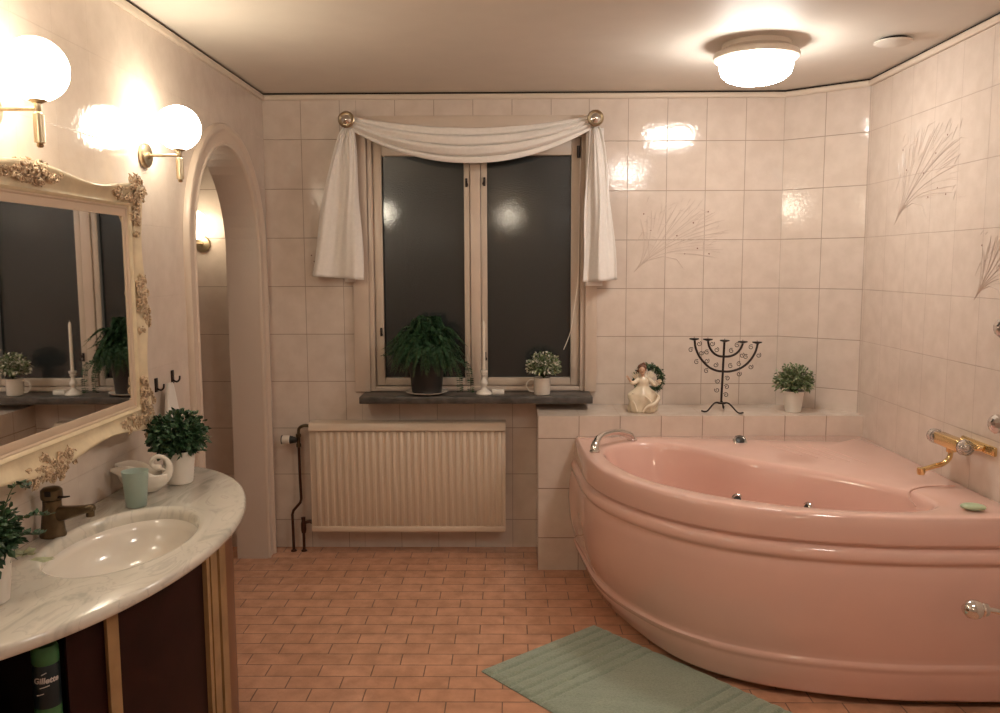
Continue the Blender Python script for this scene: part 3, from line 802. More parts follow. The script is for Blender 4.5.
# plant on the ledge
t = thing('potted_plant', 'round light green plant in small white pot on ledge, right of candelabrum', 'potted plant', (1.412,4.155,LZ), group='small potted plants')
mb = MB(); mb.lathe([(.036,.0005),(.039,.003),(.050,.098),(.053,.100),(.053,.106),(.049,.106),(.048,.092),(.001,.092)], (1.412,4.155,LZ), 32); pot('plant_pot', mb, 'white_matte', t)
mb = MB(); mb.lathe([(.0475,.0925),(.03,.097),(.001,.099)], (1.412,4.155,LZ), 20, close=False); pot('soil', mb, 'soil', t)
lv, st = bush((1.412,4.155,LZ+.155),(.090,.090,.078),340,.020,.0105,21,zmin=-.55,mis=(0,0,0,1))
obj('foliage', lv, ['leaf_mid','leaf_pale'], t, smooth=False, fixn=False); obj('stems', st, 'stem', t)

# mug plant on the sill
SZ = .848
t = thing('potted_plant', 'small white-flowered plant growing in a white handled mug on windowsill', 'potted plant', (.165,4.262,SZ), group='small potted plants')
mb = MB(); mb.lathe([(.036,.0005),(.040,.002),(.042,.006),(.042,.085),(.0435,.088),(.041,.089),(.039,.080),(.001,.078)], (.165,4.262,SZ), 32)
mugo = pot('mug', mb, 'white_glaze', t)
mb = MB(); mb.tube(catmull([(.125,4.262,SZ+.074),(.105,4.262,SZ+.076),(.088,4.262,SZ+.060),(.086,4.262,SZ+.038),(.103,4.262,SZ+.018),(.126,4.262,SZ+.016)],6), .0045, 10); obj('mug_handle', mb, 'white_glaze', mugo)
mb = MB(); mb.lathe([(.0385,.0785),(.02,.083),(.001,.084)], (.165,4.262,SZ), 20, close=False); pot('soil', mb, 'soil', t)
lv, st = bush((.173,4.262,SZ+.143),(.084,.074,.072),300,.018,.0105,22,zmin=-.5,mis=(0,0,1,2))
obj('foliage', lv, ['leaf_mid','leaf_pale','blossom'], t, smooth=False, fixn=False); obj('stems', st, 'stem', t)

# fern on the sill
fc = (-.428,4.285,SZ)
sc = MB(); sc.lathe([(.060,.0005),(.075,.004),(.108,.012),(.112,.016),(.108,.017),(.074,.008),(.001,.006)], (fc[0],fc[1]-.0,SZ), 48); 
fc = (-.428,4.285,SZ)
sau = tag(obj('saucer', sc, 'white_glaze'), 'white saucer under the black pot of the fern on windowsill', 'saucer')
t = thing('potted_fern', 'large dark green fern in black plastic pot, left on windowsill', 'potted plant', (fc[0],fc[1],SZ+.008))
mb = MB(); mb.lathe([(.074,.0),(.077,.003),(.092,.160),(.098,.162),(.100,.185),(.096,.186),(.092,.172),(.001,.170)], (fc[0],fc[1],SZ+.0085), 36); pot('plant_pot', mb, 'black_plastic', t)
mb = MB(); mb.lathe([(.087,.171),(.05,.178),(.001,.180)], (fc[0],fc[1],SZ+.0085), 24, close=False); pot('soil', mb, 'soil', t)
rnd = random.Random(31); fr = MB()
def frond(path, lw, mi=0):
    pts = catmull(path, 9); n = len(pts)
    fr.tube(pts, [.0016*(1-.7*i/n) for i in range(n)], 4, mi=1)
    for i in range(2, n):
        u = i/(n-1); tdir = (pts[i]-pts[i-1]).normalized(); sd = tdir.cross(Vector((0,0,1)))
        sd = sd.normalized() if sd.length > 1e-3 else Vector((1,0,0))
        w_ = lw*math.sin(PI*min(1,.18+.78*u))**.8
        for sg in (-1,1):
            dd = (sd*sg + tdir*.55 + Vector((0,0,rnd.uniform(-.35,.12)))).normalized()
            leaf(fr, pts[i], dd, w_, w_*.30, mi, .3, rnd)
            leaf(fr, pts[i].lerp(pts[i-1],.5), dd+Vector((0,0,rnd.uniform(-.3,.3))), w_*.85, w_*.28, mi, .3, rnd)
c0 = Vector((fc[0],fc[1],SZ+.185))
for k in range(170):
    th = rnd.uniform(0,2*PI); rr = rnd.uniform(.06,.245); lift = rnd.uniform(.02,.15) if rr > .12 else rnd.uniform(.08,.20)
    ex = math.copysign(abs(math.cos(th))**.7, math.cos(th))*rr; ey = math.sin(th)*rr*.50
    ey = min(ey, .085)
    dr = -rnd.uniform(.0,1.0)**1.6*.17*(rr/.25)+ .02
    e = c0+Vector((ex,ey,lift*.55+dr)); mid = c0+Vector((ex*.5,ey*.5,lift+.015))
    if mid.y > 4.395: mid.y = 4.395
    if e.y > 4.395: e.y = 4.395
    frond([c0+Vector((ex*.08,ey*.08,-.01)), mid, e], rnd.uniform(.026,.040))
for k in range(64):
    th = rnd.uniform(PI*1.02, PI*1.98); rr = rnd.uniform(.10,.15)
    ex = math.cos(th)*rr*1.25; ey = max(-.128, math.sin(th)*rr*1.3-.03)
    frond([c0+Vector((ex*.1,ey*.1,-.01)), c0+Vector((ex*.7,ey*.7,rnd.uniform(.03,.07))), c0+Vector((ex,ey,-rnd.uniform(.01,.085)))], rnd.uniform(.022,.034))
for k in range(34):
    th = rnd.uniform(0,2*PI); rr = rnd.uniform(.10,.265)
    ex = math.cos(th)*rr; ey = min(.07, math.sin(th)*rr*.4)
    e = c0+Vector((ex,ey,rnd.uniform(.0,.17)*(1.25-rr/.265*.75))); e.y = min(e.y,4.385)
    frond([c0+Vector((0,0,-.01)), c0+Vector((ex*.45,ey*.45,rnd.uniform(.05,.12))), e], rnd.uniform(.026,.038))
obj('fronds', fr, ['leaf_fern','stem'], t, smooth=False, fixn=False)
fr = MB()
for (ex, ey, ez) in ((-.255,4.262,SZ+.012),(-.200,4.262,SZ+.012)):
    path = [c0+Vector((.05,-.02,-.0)), Vector((ex-.04,4.25,SZ+.17)), Vector((ex-.005,4.25,SZ+.10)), Vector((ex,ey,ez))]
    pts = catmull(path, 9); fr.tube(pts, .0013, 4, mi=1)
    for i in range(8, len(pts)):
        for sg in (-1,1): leaf(fr, pts[i], (sg*.9,-.2,.35), .022, .010, 0, .1, rnd)
obj('trailing_shoot', fr, ['leaf_fern','stem'], t, smooth=False, fixn=False)

# candlestick and candle
cx, cy = -.133, 4.272
t = thing('candlestick', 'white turned candlestick holding a thin candle, centre of windowsill', 'candlestick', (cx,cy,SZ))
mb = MB(); mb.lathe([(.041,.0005),(.043,.004),(.040,.012),(.028,.020),(.016,.028),(.011,.036),(.013,.044),(.020,.054),(.021,.062),(.014,.074),(.009,.084),(.011,.094),(.017,.104),(.013,.108),(.019,.114),(.020,.126),(.010,.127),(.009,.118),(.001,.118)], (cx,cy,SZ), 32); obj('holder', mb, 'white_glaze', t)
mb = MB(); mb.lathe([(.0085,.119),(.008,.25),(.0072,.365),(.004,.376),(.001,.379)], (cx,cy,SZ), 16); mb.tube([(cx,cy,SZ+.376),(cx+.001,cy,SZ+.386)], .0008, 5)
cd = tag(obj('candle', mb, 'wax'), 'tall thin white candle standing in the white candlestick', 'candle')
mb = MB(); mb.box((-.060,4.275,SZ+.0125),(.062,.030,.024),.003); pass
tag(obj('matchbox', mb, 'white_matte'), 'small pale box lying beside the candlestick on the windowsill', 'box')

# ------------------------------------------------------------------ angel figurine
ax_, ay_ = .668, 4.155
t = thing('angel_figurine', 'cream porcelain angel figurine with dark wreath behind, left on tiled ledge', 'figurine', (ax_,ay_,LZ))
def gown(u, v):
    a = 2*PI*u
    pr_ = [(0,.064),(.06,.070),(.18,.071),(.38,.070),(.52,.062),(.64,.042),(.74,.027),(.84,.031),(.92,.028),(1,.012)]
    for (va,ra),(vb,rb) in zip(pr_[:-1],pr_[1:]):
        if v <= vb: r = ra+(rb-ra)*(v-va)/(vb-va); break
    fold = (1-v)**.8
    r *= 1+.10*fold*math.sin(a*5+v*6)+.06*fold*math.sin(a*9-v*4)
    # windswept: wide on the right half-way up
    r += .016*math.exp(-((v-.42)/.16)**2)*max(0,math.cos(a-.2)) + .012*math.exp(-((v-.5)/.14)**2)*max(0,math.cos(a-PI+.3))
    return (ax_-.004+r*math.cos(a), ay_+r*.72*math.sin(a), LZ+.0005+.178*v)
mb = MB(); mb.grid(gown, 60, 36, cu=True); mb.add([gown(k/60,0) for k in range(60)], [tuple(range(59,-1,-1))]); obj('gown', mb, 'porcelain_cream', t, angle=180)
# raised swirling fold
mb = MB(); mb.tube(catmull([(ax_+.05,ay_-.045,LZ+.105),(ax_+.068,ay_-.035,LZ+.08),(ax_+.045,ay_-.062,LZ+.052),(ax_+.008,ay_-.062,LZ+.035),(ax_-.012,ay_-.060,LZ+.008)],8), [.004+.0035*math.sin(PI*i/32) for i in range(33)], 8)
mb.tube(catmull([(ax_-.058,ay_-.03,LZ+.10),(ax_-.066,ay_-.025,LZ+.075),(ax_-.050,ay_-.046,LZ+.045),(ax_-.040,ay_-.052,LZ+.01)],8), .004, 8)
mb.tube(catmull([(ax_+.0,ay_-.054,LZ+.085),(ax_+.02,ay_-.062,LZ+.07),(ax_+.03,ay_-.064,LZ+.055)],8), .004, 8)
obj('gown_fold', mb, 'petal', t)
# sleeves and arms
for sg, pth in ((-1,[(-.026,0,.165),(-.046,-.012,.150),(-.062,-.022,.148),(-.074,-.026,.163),(-.085,-.028,.178)]),(1,[(.024,0,.165),(.040,-.014,.150),(.050,-.030,.140),(.062,-.036,.148),(.074,-.036,.156)])):
    pts = catmull([(ax_+x,ay_+y,LZ+z) for x,y,z in pth], 5)
    m_ = MB(); m_.tube(pts[:14], [.013-.004*i/14 for i in range(14)], 10); obj('sleeve', m_, 'porcelain_cream', t)
    m_ = MB(); m_.tube(pts[12:], [.0062,.006,.0058,.0055,.005,.0065,.006,.0065,.003][:len(pts[12:])], 8)
    tip = pts[-1]; dr = (pts[-1]-pts[-3]).normalized()
    for q in (-.5,-.15,.2,.55): m_.tube([tip, tip+(Matrix.Rotation(q,3,'Y')@dr)*.010], [.0021,.0014], 6)
    m_.tube([tip-dr*.004, tip+(Matrix.Rotation(-1.3*sg,3,'Y')@dr)*.007], [.0022,.0015], 6)
    obj('hand', m_, 'skin_glaze' if sg < 0 else 'petal', t)
m_ = MB()
for fx, fz in ((.058,.158),(.066,.150),(.052,.146),(.070,.162)):
    for q in range(6):
        a = q*PI/3; leaf(m_, (ax_+fx,ay_-.042,LZ+fz), (math.cos(a),-.6,math.sin(a)), .014, .011, 0, 0, random)
obj('posy', m_, 'petal', t, smooth=False, fixn=False)
# neck, head with face, hair
m_ = MB(); m_.tube([(ax_-.004,ay_,LZ+.170),(ax_-.006,ay_-.001,LZ+.196)], [.009,.0075], 12)
hc = (ax_-.010,ay_-.004,LZ+.212)
m_.sphere(hc, .0185, 24, scale=(.92,1,1.15)); m_.sphere((hc[0]-.003,hc[1]-.0185,hc[2]-.002), .0034, 10, scale=(.8,1,1.2))
m_.sphere((hc[0]-.003,hc[1]-.014,hc[2]-.016), .006, 10)
obj('head', m_, 'skin_glaze', t)
m_ = MB()
for ex in (-.009,.0035): m_.sphere((hc[0]+ex,hc[1]-.0168,hc[2]+.002), .0016, 8)
m_.tube([(hc[0]-.008,hc[1]-.0175,hc[2]-.010),(hc[0]-.003,hc[1]-.0185,hc[2]-.011),(hc[0]+.002,hc[1]-.0175,hc[2]-.010)], .0008, 6)
obj('face', m_, 'hair_glaze', t)
m_ = MB(); m_.sphere((hc[0]+.002,hc[1]+.005,hc[2]+.006), .0205, 24, scale=(1,.95,1.1)); m_.sphere((hc[0]+.008,hc[1]+.008,hc[2]+.028), .009, 14)
m_.sphere((hc[0]-.020,hc[1]+.006,hc[2]-.006), .007, 12)
rnd = random.Random(4)
for k in range(16):
    a = rnd.uniform(0,PI); q = rnd.uniform(0,PI)
    m_.sphere((hc[0]+.002+.019*math.cos(a), hc[1]+.006+.012*math.sin(q), hc[2]+.006+.02*math.sin(a)), .005, 8)
obj('hair', m_, 'hair_glaze', t)
# wings
for sg in (1,-1):
    m_ = MB()
    for k in range(7):
        a = R(35+13*k) if sg > 0 else R(145-13*k)
        p0 = Vector((ax_+.016*sg,ay_+.02,LZ+.150)); l = .052+.006*math.sin(k)
        pts = [p0, p0+Vector((math.cos(a)*l*.5,.006,math.sin(a)*l*.5)), p0+Vector((math.cos(a)*l,.012,math.sin(a)*l))]
        m_.tube(pts, [.004,.0065,.002], 6)
    obj('wing', m_, 'porcelain_cream', t)
# wreath carried behind her shoulder
m_ = MB(); wc = Vector((ax_+.038,ay_+.075,LZ+.158)); rnd = random.Random(9)
ringp = [wc+Vector((.062*math.cos(a),.0,.062*math.sin(a))) for a in [2*PI*k/30 for k in range(30)]]
m_.tube(ringp, .012, 8, closed=True)
for k in range(420):
    a = rnd.uniform(0,2*PI); b_ = rnd.uniform(0,2*PI)
    dr = Vector((math.cos(a)*math.cos(b_), -math.sin(b_), math.sin(a)*math.cos(b_)))
    p = wc+Vector((.062*math.cos(a),0,.062*math.sin(a)))+dr*.010
    leaf(m_, p, dr+Vector((rnd.uniform(-.5,.5),rnd.uniform(-.5,.3),rnd.uniform(-.5,.5))), .017, .009, rnd.choice([0,0,0,0,1]), .1, rnd)
m_.tube([(ax_+.01,ay_+.02,LZ+.15),(ax_+.0,ay_+.07,LZ+.12)], .004, 6)
obj('wreath', m_, ['leaf_dark','leaf_pale'], t, smooth=False, fixn=False)

# ------------------------------------------------------------------ candelabrum
K = .00497
cx, cy = 1.062, 4.165
def cp(px, py, dy=0): return Vector((cx+(px-723)*K, cy+dy, LZ+(409.6-py)*K*1.015+.004))
t = thing('candelabrum', 'black wrought iron five-armed candelabrum with curls standing on the ledge', 'candelabrum', (cx,cy,LZ))
rot = lambda v: v
mb = MB(); mb.tube([cp(722,402),cp(723.7,341)], .0056, 10); obj('stem', mb, 'iron', t)
for pts in ([(694,340),(695.5,348),(700,357),(708,365.5),(716,369.5),(723,370.5),(731,370.3),(741,367),(749,360.5),(754.5,352),(757,343)], [(707.3,340.5),(709,346.5),(713,352),(718,355),(723.4,355.7),(730,355.3),(736,352.5),(740,348),(742,343)]):
    m_ = MB(); m_.tube(catmull([cp(*p) for p in pts],5), .0056, 10); obj('arm', m_, 'iron', t)
for px, py in ((693.5,338.6),(707.2,339.2),(724.0,340.4),(742.0,341.6),(756.3,342.2)):
    m_ = MB(); c_ = cp(px,py); m_.lathe([(.006,-.006),(.012,-.003),(.023,.0),(.024,.005),(.021,.005),(.015,.002),(.001,.002)], c_, 24); m_.lathe([(.002,.002),(.0012,.012),(.0003,.014)], c_, 6); obj('drip_pan', m_, 'iron', t)
m_ = MB(); m_.lathe([(.021,0),(.021,.005),(.006,.008)], cp(722.5,402.6), 20)
obj('base_plate', m_, 'iron', t)
for e in ((-.105,-.035),(.078,-.085),(.030,.085)):
    pts = catmull([cp(722.5,402.3),cp(722.5,402.3)+Vector((e[0]*.35,e[1]*.35,.004)),Vector((cx+e[0]*.72,cy+e[1]*.72,LZ+.010)),Vector((cx+e[0]*.88,cy+e[1]*.88,LZ+.0045)),Vector((cx+e[0]*1.05,cy+e[1]*1.05,LZ+.009))],5)
    m_ = MB(); m_.tube(pts, .0042, 8); obj('foot', m_, 'iron', t)
def curl(px, py, s, fl):
    c_ = cp(px,py); pts = []
    for k in range(22):
        a = k/21*PI*2.5; r = .0132*(1-.72*k/21)
        pts.append(c_+Vector((fl*r*math.cos(a+s), 0, r*math.sin(a+s))))
    m_ = MB(); m_.tube(pts, .0017, 6); obj('curl', m_, 'iron', t)
for px, py, s, fl in ((690.5,349,.6,1),(698.5,343,2,-1),(696.5,361,1,1),(701,352,2.5,-1),(706.5,351.5,1,1),(706.5,360,2.2,-1),(706.5,370,.8,1),(711.5,343,2.4,-1),(716,349,1.8,-1),(715.5,364,2,-1),(731,350,1.2,1),(736.5,344.5,1,1),(730.5,365,1.2,1),(741.5,354.5,2,-1),(745.5,356,1,1),(739,363,1.2,1),(739,373,2.4,-1),(750.5,346.5,1,1),(750.5,366,2.2,-1),(758,354.5,2,-1),(718,380,2.6,1),(727.5,377.5,.4,-1),(717.5,389,2.6,1),(727,386,.4,-1),(726.5,394,.4,-1)):
    curl(px, py, s, fl)

# ------------------------------------------------------------------ vanity
VC = (XL+.002, 2.15); VA = .81; VP = .496
def ve(a, ins=0.0):      # a: -pi/2 near end .. +pi/2 far end
    return (VC[0]+max(0,(VP-ins))*math.cos(a), VC[1]+(VA-ins)*math.sin(a))
bc = (-1.010, 2.125); bx, by = .165, .270     # basin
top = thing('marble_countertop', 'white veined marble vanity top with undermounted basin along the left wall', 'countertop', (-1.0,2.15,VZ-.03))
mb = MB()
nA = 96
edge = []
for k in range(nA+1):
    edge.append(-PI/2+PI*k/nA)
# outer ring as closed loop incl. the wall side, matched by angle around the basin centre
outl = [Vector(ve(a)) for a in edge]
cc = Vector(bc)
def mk(poly, n=192):
    an = sorted([2*PI*k/n for k in range(n)] + [math.atan2((p-cc).y,(p-cc).x)%(2*PI) for p in (outl[0],outl[-1])])
    return an, [ray(poly, a) for a in an]
an, rr = mk(outl)
th_ = .030
def vr(d, z): return [(cc.x+math.cos(a)*(r-d), cc.y+math.sin(a)*(r-d), z) for a, r in zip(an, rr)]
def br(sx, z): return [(cc.x+bx*sx*math.cos(math.atan2(math.sin(a)/by, math.cos(a)/bx)), cc.y+by*sx*math.sin(math.atan2(math.sin(a)/by, math.cos(a)/bx)), z) for a in an]
def clampx(ring): return [(max(p[0], XL+.002), p[1], p[2]) for p in ring]
rings = [vr(.012,VZ-th_), vr(.003,VZ-th_+.004), vr(0,VZ-th_+.012), vr(.0005,VZ-.010), vr(.004,VZ-.003), vr(.012,VZ), br(1.14,VZ), br(1.10,VZ+.003), br(1.05,VZ+.003), br(1.01,VZ-.001), br(.995,VZ-.012), br(1.0,VZ-th_)]
mb.loft([clampx(r) for r in rings])
obj('marble_slab', mb, 'marble', top, angle=60)
mb = MB()
mb.loft([br(1.02,VZ-th_), br(.995,VZ-th_), br(.97,VZ-.055), br(.92,VZ-.085), br(.80,VZ-.115), br(.60,VZ-.135), br(.30,VZ-.145), br(.10,VZ-.148)], cap1=True)
bs = obj('wash_basin', mb, 'white_glaze', top, angle=180)
mb = MB(); mb.lathe([(.024,-.1475),(.026,-.1455),(.020,-.1445),(.016,-.1475),(.001,-.147)], (bc[0],bc[1],VZ), 24); obj('basin_drain', mb, 'chrome', bs)

cab = thing('vanity_cabinet', 'dark curved vanity cabinet with gilt wood stiles under the marble top', 'cabinet', (-1.0,2.15,0))
INS = .042
CZ0, CZ1 = .06, VZ-th_-.0005
def strip(a0, a1, ins0, ins1, z0, z1, n=14):
    """solid slab following the curved front between two angles"""
    m_ = MB(); pi = []
    for k in range(n+1):
        a = a0+(a1-a0)*k/n; pi.append(ve(a, ins0))
    po = [ve(a0+(a1-a0)*(n-k)/n, ins1) for k in range(n+1)]
    m_.prism(pi+po, z0, z1); return m_
def ang(y): return math.asin(max(-1,min(1,(y-VC[1])/(VA-INS))))
yS0, yS1 = 1.735, 1.765      # narrow stile
yD1 = 2.13                   # end of the right door
aO0, aO1 = ang(1.45), ang(1.648)
# carcass: shelves, back, partitions
def floorplate(z0, z1, ins): return strip(-PI/2, PI/2, ins, 5, z0, z1, 40)
def plate(z0, z1, ins, name, matn, y0=None, y1=None):
    m_ = MB(); a0 = ang(y0) if y0 else -PI/2; a1 = ang(y1) if y1 else PI/2
    pts = [ve(a0+(a1-a0)*k/40, ins) for k in range(41)]
    pts += [(XL+.004, pts[-1][1]), (XL+.004, pts[0][1])]
    m_.prism(pts, z0, z1); return obj(name, m_, matn, cab, angle=30)
plate(0.0, CZ0, INS+.03, 'plinth', 'wood_brown')
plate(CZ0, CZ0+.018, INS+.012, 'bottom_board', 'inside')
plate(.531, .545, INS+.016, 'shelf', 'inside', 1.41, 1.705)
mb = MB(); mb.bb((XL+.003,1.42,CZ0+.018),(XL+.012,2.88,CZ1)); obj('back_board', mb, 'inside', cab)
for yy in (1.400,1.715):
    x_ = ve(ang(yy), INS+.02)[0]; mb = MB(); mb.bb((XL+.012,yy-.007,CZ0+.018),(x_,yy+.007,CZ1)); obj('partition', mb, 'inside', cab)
def band(y0, y1, i0, i1, name, matn, z0=CZ0, z1=CZ1, n=14, par=None):
    return obj(name, strip(ang(y0), ang(y1), i0, i1, z0, z1, n), matn, par or cab, angle=30)
band(1.648, yS0, INS+.012, INS+.024, 'side_panel', 'door_dark')
band(yS0, yS1, INS, INS+.024, 'stile', 'wood_gold')
band(yS1, yD1, INS+.010, INS+.024, 'door', 'door_dark')
band(yD1, yD1+.020, INS-.002, INS+.024, 'stile_bead', 'wood_gold')
band(yD1+.020, yD1+.034, INS+.008, INS+.024, 'stile_groove', 'wood_brown')
band(yD1+.034, yD1+.085, INS-.001, INS+.024, 'stile', 'wood_gold')
band(yD1+.085, yD1+.098, INS+.006, INS+.024, 'stile_groove', 'wood_brown')
band(yD1+.098, yD1+.16, INS-.004, INS+.024, 'stile', 'wood_gold')
band(yD1+.16, 2.93, INS+.004, INS+.024, 'end_panel', 'wood_brown', n=30)
band(1.37, 1.42, INS, INS+.024, 'stile', 'wood_gold')
band(1.42, yD1+.16, INS+.004, INS+.026, 'top_rail', 'wood_gold', z0=CZ1-.012, z1=CZ1, n=40)

# toiletries on the shelf
def arc_text(txt, size, c, r, z, a0, par, mats, name):
    cu = bpy.data.curves.new('txt', 'FONT'); cu.body = txt; cu.size = size; cu.extrude = .0; cu.resolution_u = 3; cu.shear = .18; cu.offset = .0006
    to = bpy.data.objects.new('txt', cu); C.objects.link(to)
    bpy.context.view_layer.update(); dg = bpy.context.evaluated_depsgraph_get()
    me = bpy.data.meshes.new_from_object(to.evaluated_get(dg)); vs = [v.co.copy() for v in me.vertices]; fs = [tuple(p.vertices) for p in me.polygons]
    bpy.data.objects.remove(to); bpy.data.curves.remove(cu); bpy.data.meshes.remove(me)
    m_ = MB(); m_.add([(c[0]+r*math.cos(a0+v.x/r), c[1]+r*math.sin(a0+v.x/r), z+v.y) for v in vs], fs)
    return obj(name, m_, mats, par, smooth=False, fixn=False)
cn = (-.962,1.648)
t = thing('shaving_can', 'dark shaving can with green cap in the open vanity bay', 'can', (cn[0],cn[1],.5455))
mb = MB(); mb.lathe([(.024,.0),(.026,.003),(.026,.030),(.0262,.032)], (cn[0],cn[1],.5455), 32, mi=1); mb.lathe([(.0262,.032),(.0262,.062)], (cn[0],cn[1],.5455), 32, mi=2, close=False); mb.lathe([(.0262,.062),(.026,.150),(.021,.158)], (cn[0],cn[1],.5455), 32, close=False)
obj('can_body', mb, ['can_dark','can_pink','plastic_green'], t)
mb = MB(); mb.lathe([(.0235,.152),(.0262,.156),(.0262,.184),(.022,.191),(.001,.192)], (cn[0],cn[1],.5455), 32); obj('cap', mb, 'plastic_green', t)
arc_text('Gillette', .017, cn, .0270, .5455+.118, R(-118), t, 'print', 'lettering')
mb = MB()
for z_, a0, a1 in ((.108,-90,-50),(.092,-105,-75),(.136,-80,-60)):
    mb = MB(); mb.tube([(cn[0]+.0268*math.cos(R(a0+(a1-a0)*k/6)), cn[1]+.0268*math.sin(R(a0+(a1-a0)*k/6)), .5455+z_+.004*k/6) for k in range(7)], .0010, 5)
    obj('printed_stripe', mb, 'print', t)
mb = MB(); c2 = (-1.062,1.590,.5455)
mb.lathe([(.025,.0),(.028,.003),(.029,.06),(.027,.11),(.018,.128),(.012,.132),(.012,.138),(.001,.138)], c2, 28, scale=(1,.7))
mb2 = MB(); mb2.lathe([(.013,.138),(.014,.140),(.014,.162),(.001,.163)], c2, 20)
t = thing('lotion_bottle', 'dim dark blue bottle behind the green-capped can in the open bay', 'bottle', c2)
obj('bottle_body', mb, 'bottle_blue', t); obj('cap', mb2, 'can_dark', t)
c3 = (-1.055,1.512,.5455)
t = thing('cream_jar', 'low dark jar with a pale label in the open vanity bay', 'jar', c3)
mb = MB(); mb.lathe([(.030,.0),(.033,.003),(.033,.045),(.030,.050)], c3, 28); obj('jar_body', mb, 'can_dark', t)
mb = MB(); mb.lathe([(.034,.050),(.035,.052),(.035,.068),(.033,.070),(.001,.070)], c3, 28); obj('lid', mb, 'black_plastic', t)
mb = MB(); mb.grid(lambda u,v: (c3[0]+.0337*math.cos(R(-120+90*u)), c3[1]+.0337*math.sin(R(-120+90*u)), c3[2]+.016+.022*v), 10, 1); obj('jar_label', mb, 'print', t, fixn=False)

# faucet
fx, fy = -1.212, 2.150
t = thing('basin_faucet', 'aged bronze single-lever basin faucet on the marble vanity top', 'faucet', (fx,fy,VZ))
rings = []
for z, sx, sy, ox in ((.0005,.033,.031,0),(.006,.034,.032,0),(.012,.031,.029,0),(.05,.027,.026,.001),(.085,.0235,.024,.002),(.098,.023,.0235,.002),(.100,.020,.020,.002)):
    rings.append([(fx+ox+sx*math.cos(2*PI*k/32), fy+sy*math.sin(2*PI*k/32), VZ+z) for k in range(32)])
mb = MB(); mb.loft(rings, cap0=True, cap1=True)
obj('faucet_body', mb, 'bronze', t, angle=50)
mb = MB(); rg = []
for x, z, w, h in ((.008,.062,.019,.022),(.035,.062,.018,.019),(.07,.067,.016,.015),(.105,.073,.014,.011),(.125,.076,.013,.010),(.132,.075,.008,.006)):
    rg.append([(fx+x*.86, fy+w*math.copysign(abs(math.cos(a))**.6,math.cos(a)), VZ+z+h*math.copysign(abs(math.sin(a))**.6,math.sin(a))) for a in [2*PI*k/24 for k in range(24)]])
mb.loft(rg, cap0=True, cap1=True); mb.lathe([(.011,0),(.011,.016)], (fx+.102,fy,VZ+.054), 18)
obj('spout', mb, 'bronze', t, angle=50)
mb = MB(); mb.lathe([(.022,.0995),(.0265,.102),(.0275,.110),(.0265,.126),(.020,.132),(.008,.134),(.001,.134)], (fx+.002,fy,VZ), 28)
cap_ = obj('handle_cap', mb, 'bronze', t)
mb = MB(); mb.box((fx+.006,fy-.0262,VZ+.120),(.016,.003,.014),.001); mb.tube([(fx+.02,fy-.01,VZ+.108),(fx+.045,fy-.014,VZ+.110),(fx+.058,fy-.015,VZ+.112)], [.004,.003,.002], 8); obj('lever', mb, 'iron', cap_)

# tumbler
t = tag(obj('glass_tumbler', MB().lathe([(.026,.0005),(.029,.003),(.0375,.105),(.0385,.108),(.0365,.108),(.035,.104),(.0275,.012),(.001,.010)], (-1.112,2.425,VZ), 36), 'frost_green', angle=50), 'frosted pale green tumbler in front of the swan dish', 'tumbler')

# swan dish
sw = thing('swan_dish', 'white ceramic swan dish with curved neck on the marble vanity top', 'swan figurine', (-1.152,2.580,VZ), rotz=R(14))
def body(u, v):
    # boat shaped hollow body, local x forward; v 0 base .. 1 rim .. back down inside
    a = 2*PI*u; c_, s_ = math.cos(a), math.sin(a)
    pr_ = [(0,.30,.0005),(.15,.52,.004),(.40,.86,.022),(.60,.98,.042),(.72,1.0,.058),(.78,.96,.060),(.85,.86,.046),(1,.35,.020)]
    for (va,ra,za),(vb,rb,zb) in zip(pr_[:-1],pr_[1:]):
        if v <= vb+1e-9: k = (v-va)/(vb-va); r = ra+(rb-ra)*k; z = za+(zb-za)*k; break
    lift = .030*max(0,-c_)**2.5*min(1,v*1.6)
    xx = .074*r*c_ - .012*max(0,-c_)*r; yy = .044*r*s_*(1-.28*max(0,-c_)**2)
    return (xx, yy, z+lift)
mb = MB(); mb.grid(body, 48, 26, cu=True); mb.add([body(k/48,0) for k in range(48)], [tuple(range(47,-1,-1))]); mb.add([body(k/48,1) for k in range(48)], [tuple(range(48))])
obj('dish_body', mb, 'white_glaze', sw, world=False, angle=180)
npth = catmull([(.040,0,.030),(.060,0,.044),(.072,0,.064),(.073,0,.086),(.062,0,.105),(.044,0,.113),(.028,0,.107),(.021,0,.094),(.025,0,.084),(.034,0,.080)],6)
nn = len(npth); mb = MB(); mb.tube(npth, [.020-.0125*min(1,i/(nn*.42)) for i in range(nn)], 14)
mb.sphere((.038,0,.078),.012,16,scale=(1.25,.85,.9)); 
# head rests on the breast, with a beak
mb.lathe([(.0055,0),(.0045,.010),(.002,.018),(.0005,.020)], (.048,0,.074), 10, (1,0,-.55))
nk = obj('neck_and_head', mb, 'white_glaze', sw, world=False, angle=60)
for sg in (-1,1):
    rg = []
    for k in range(15):
        u = k/14; x = .048-.140*u; z = .056+.018*math.sin(PI*u*.8)+.030*u*u; w = .003+.021*math.sin(PI*min(1,u*.92+.04))
        y = sg*(.040*math.sin(PI*(.25+.55*(1-u)))+.004)
        rg.append([(x, y+.0045*math.cos(a), z-.012+w*math.sin(a)) for a in [2*PI*q/14 for q in range(14)]])
    mb = MB(); mb.loft(rg, cap0=True, cap1=True); obj('wing', mb, 'white_glaze', sw, world=False, angle=60)

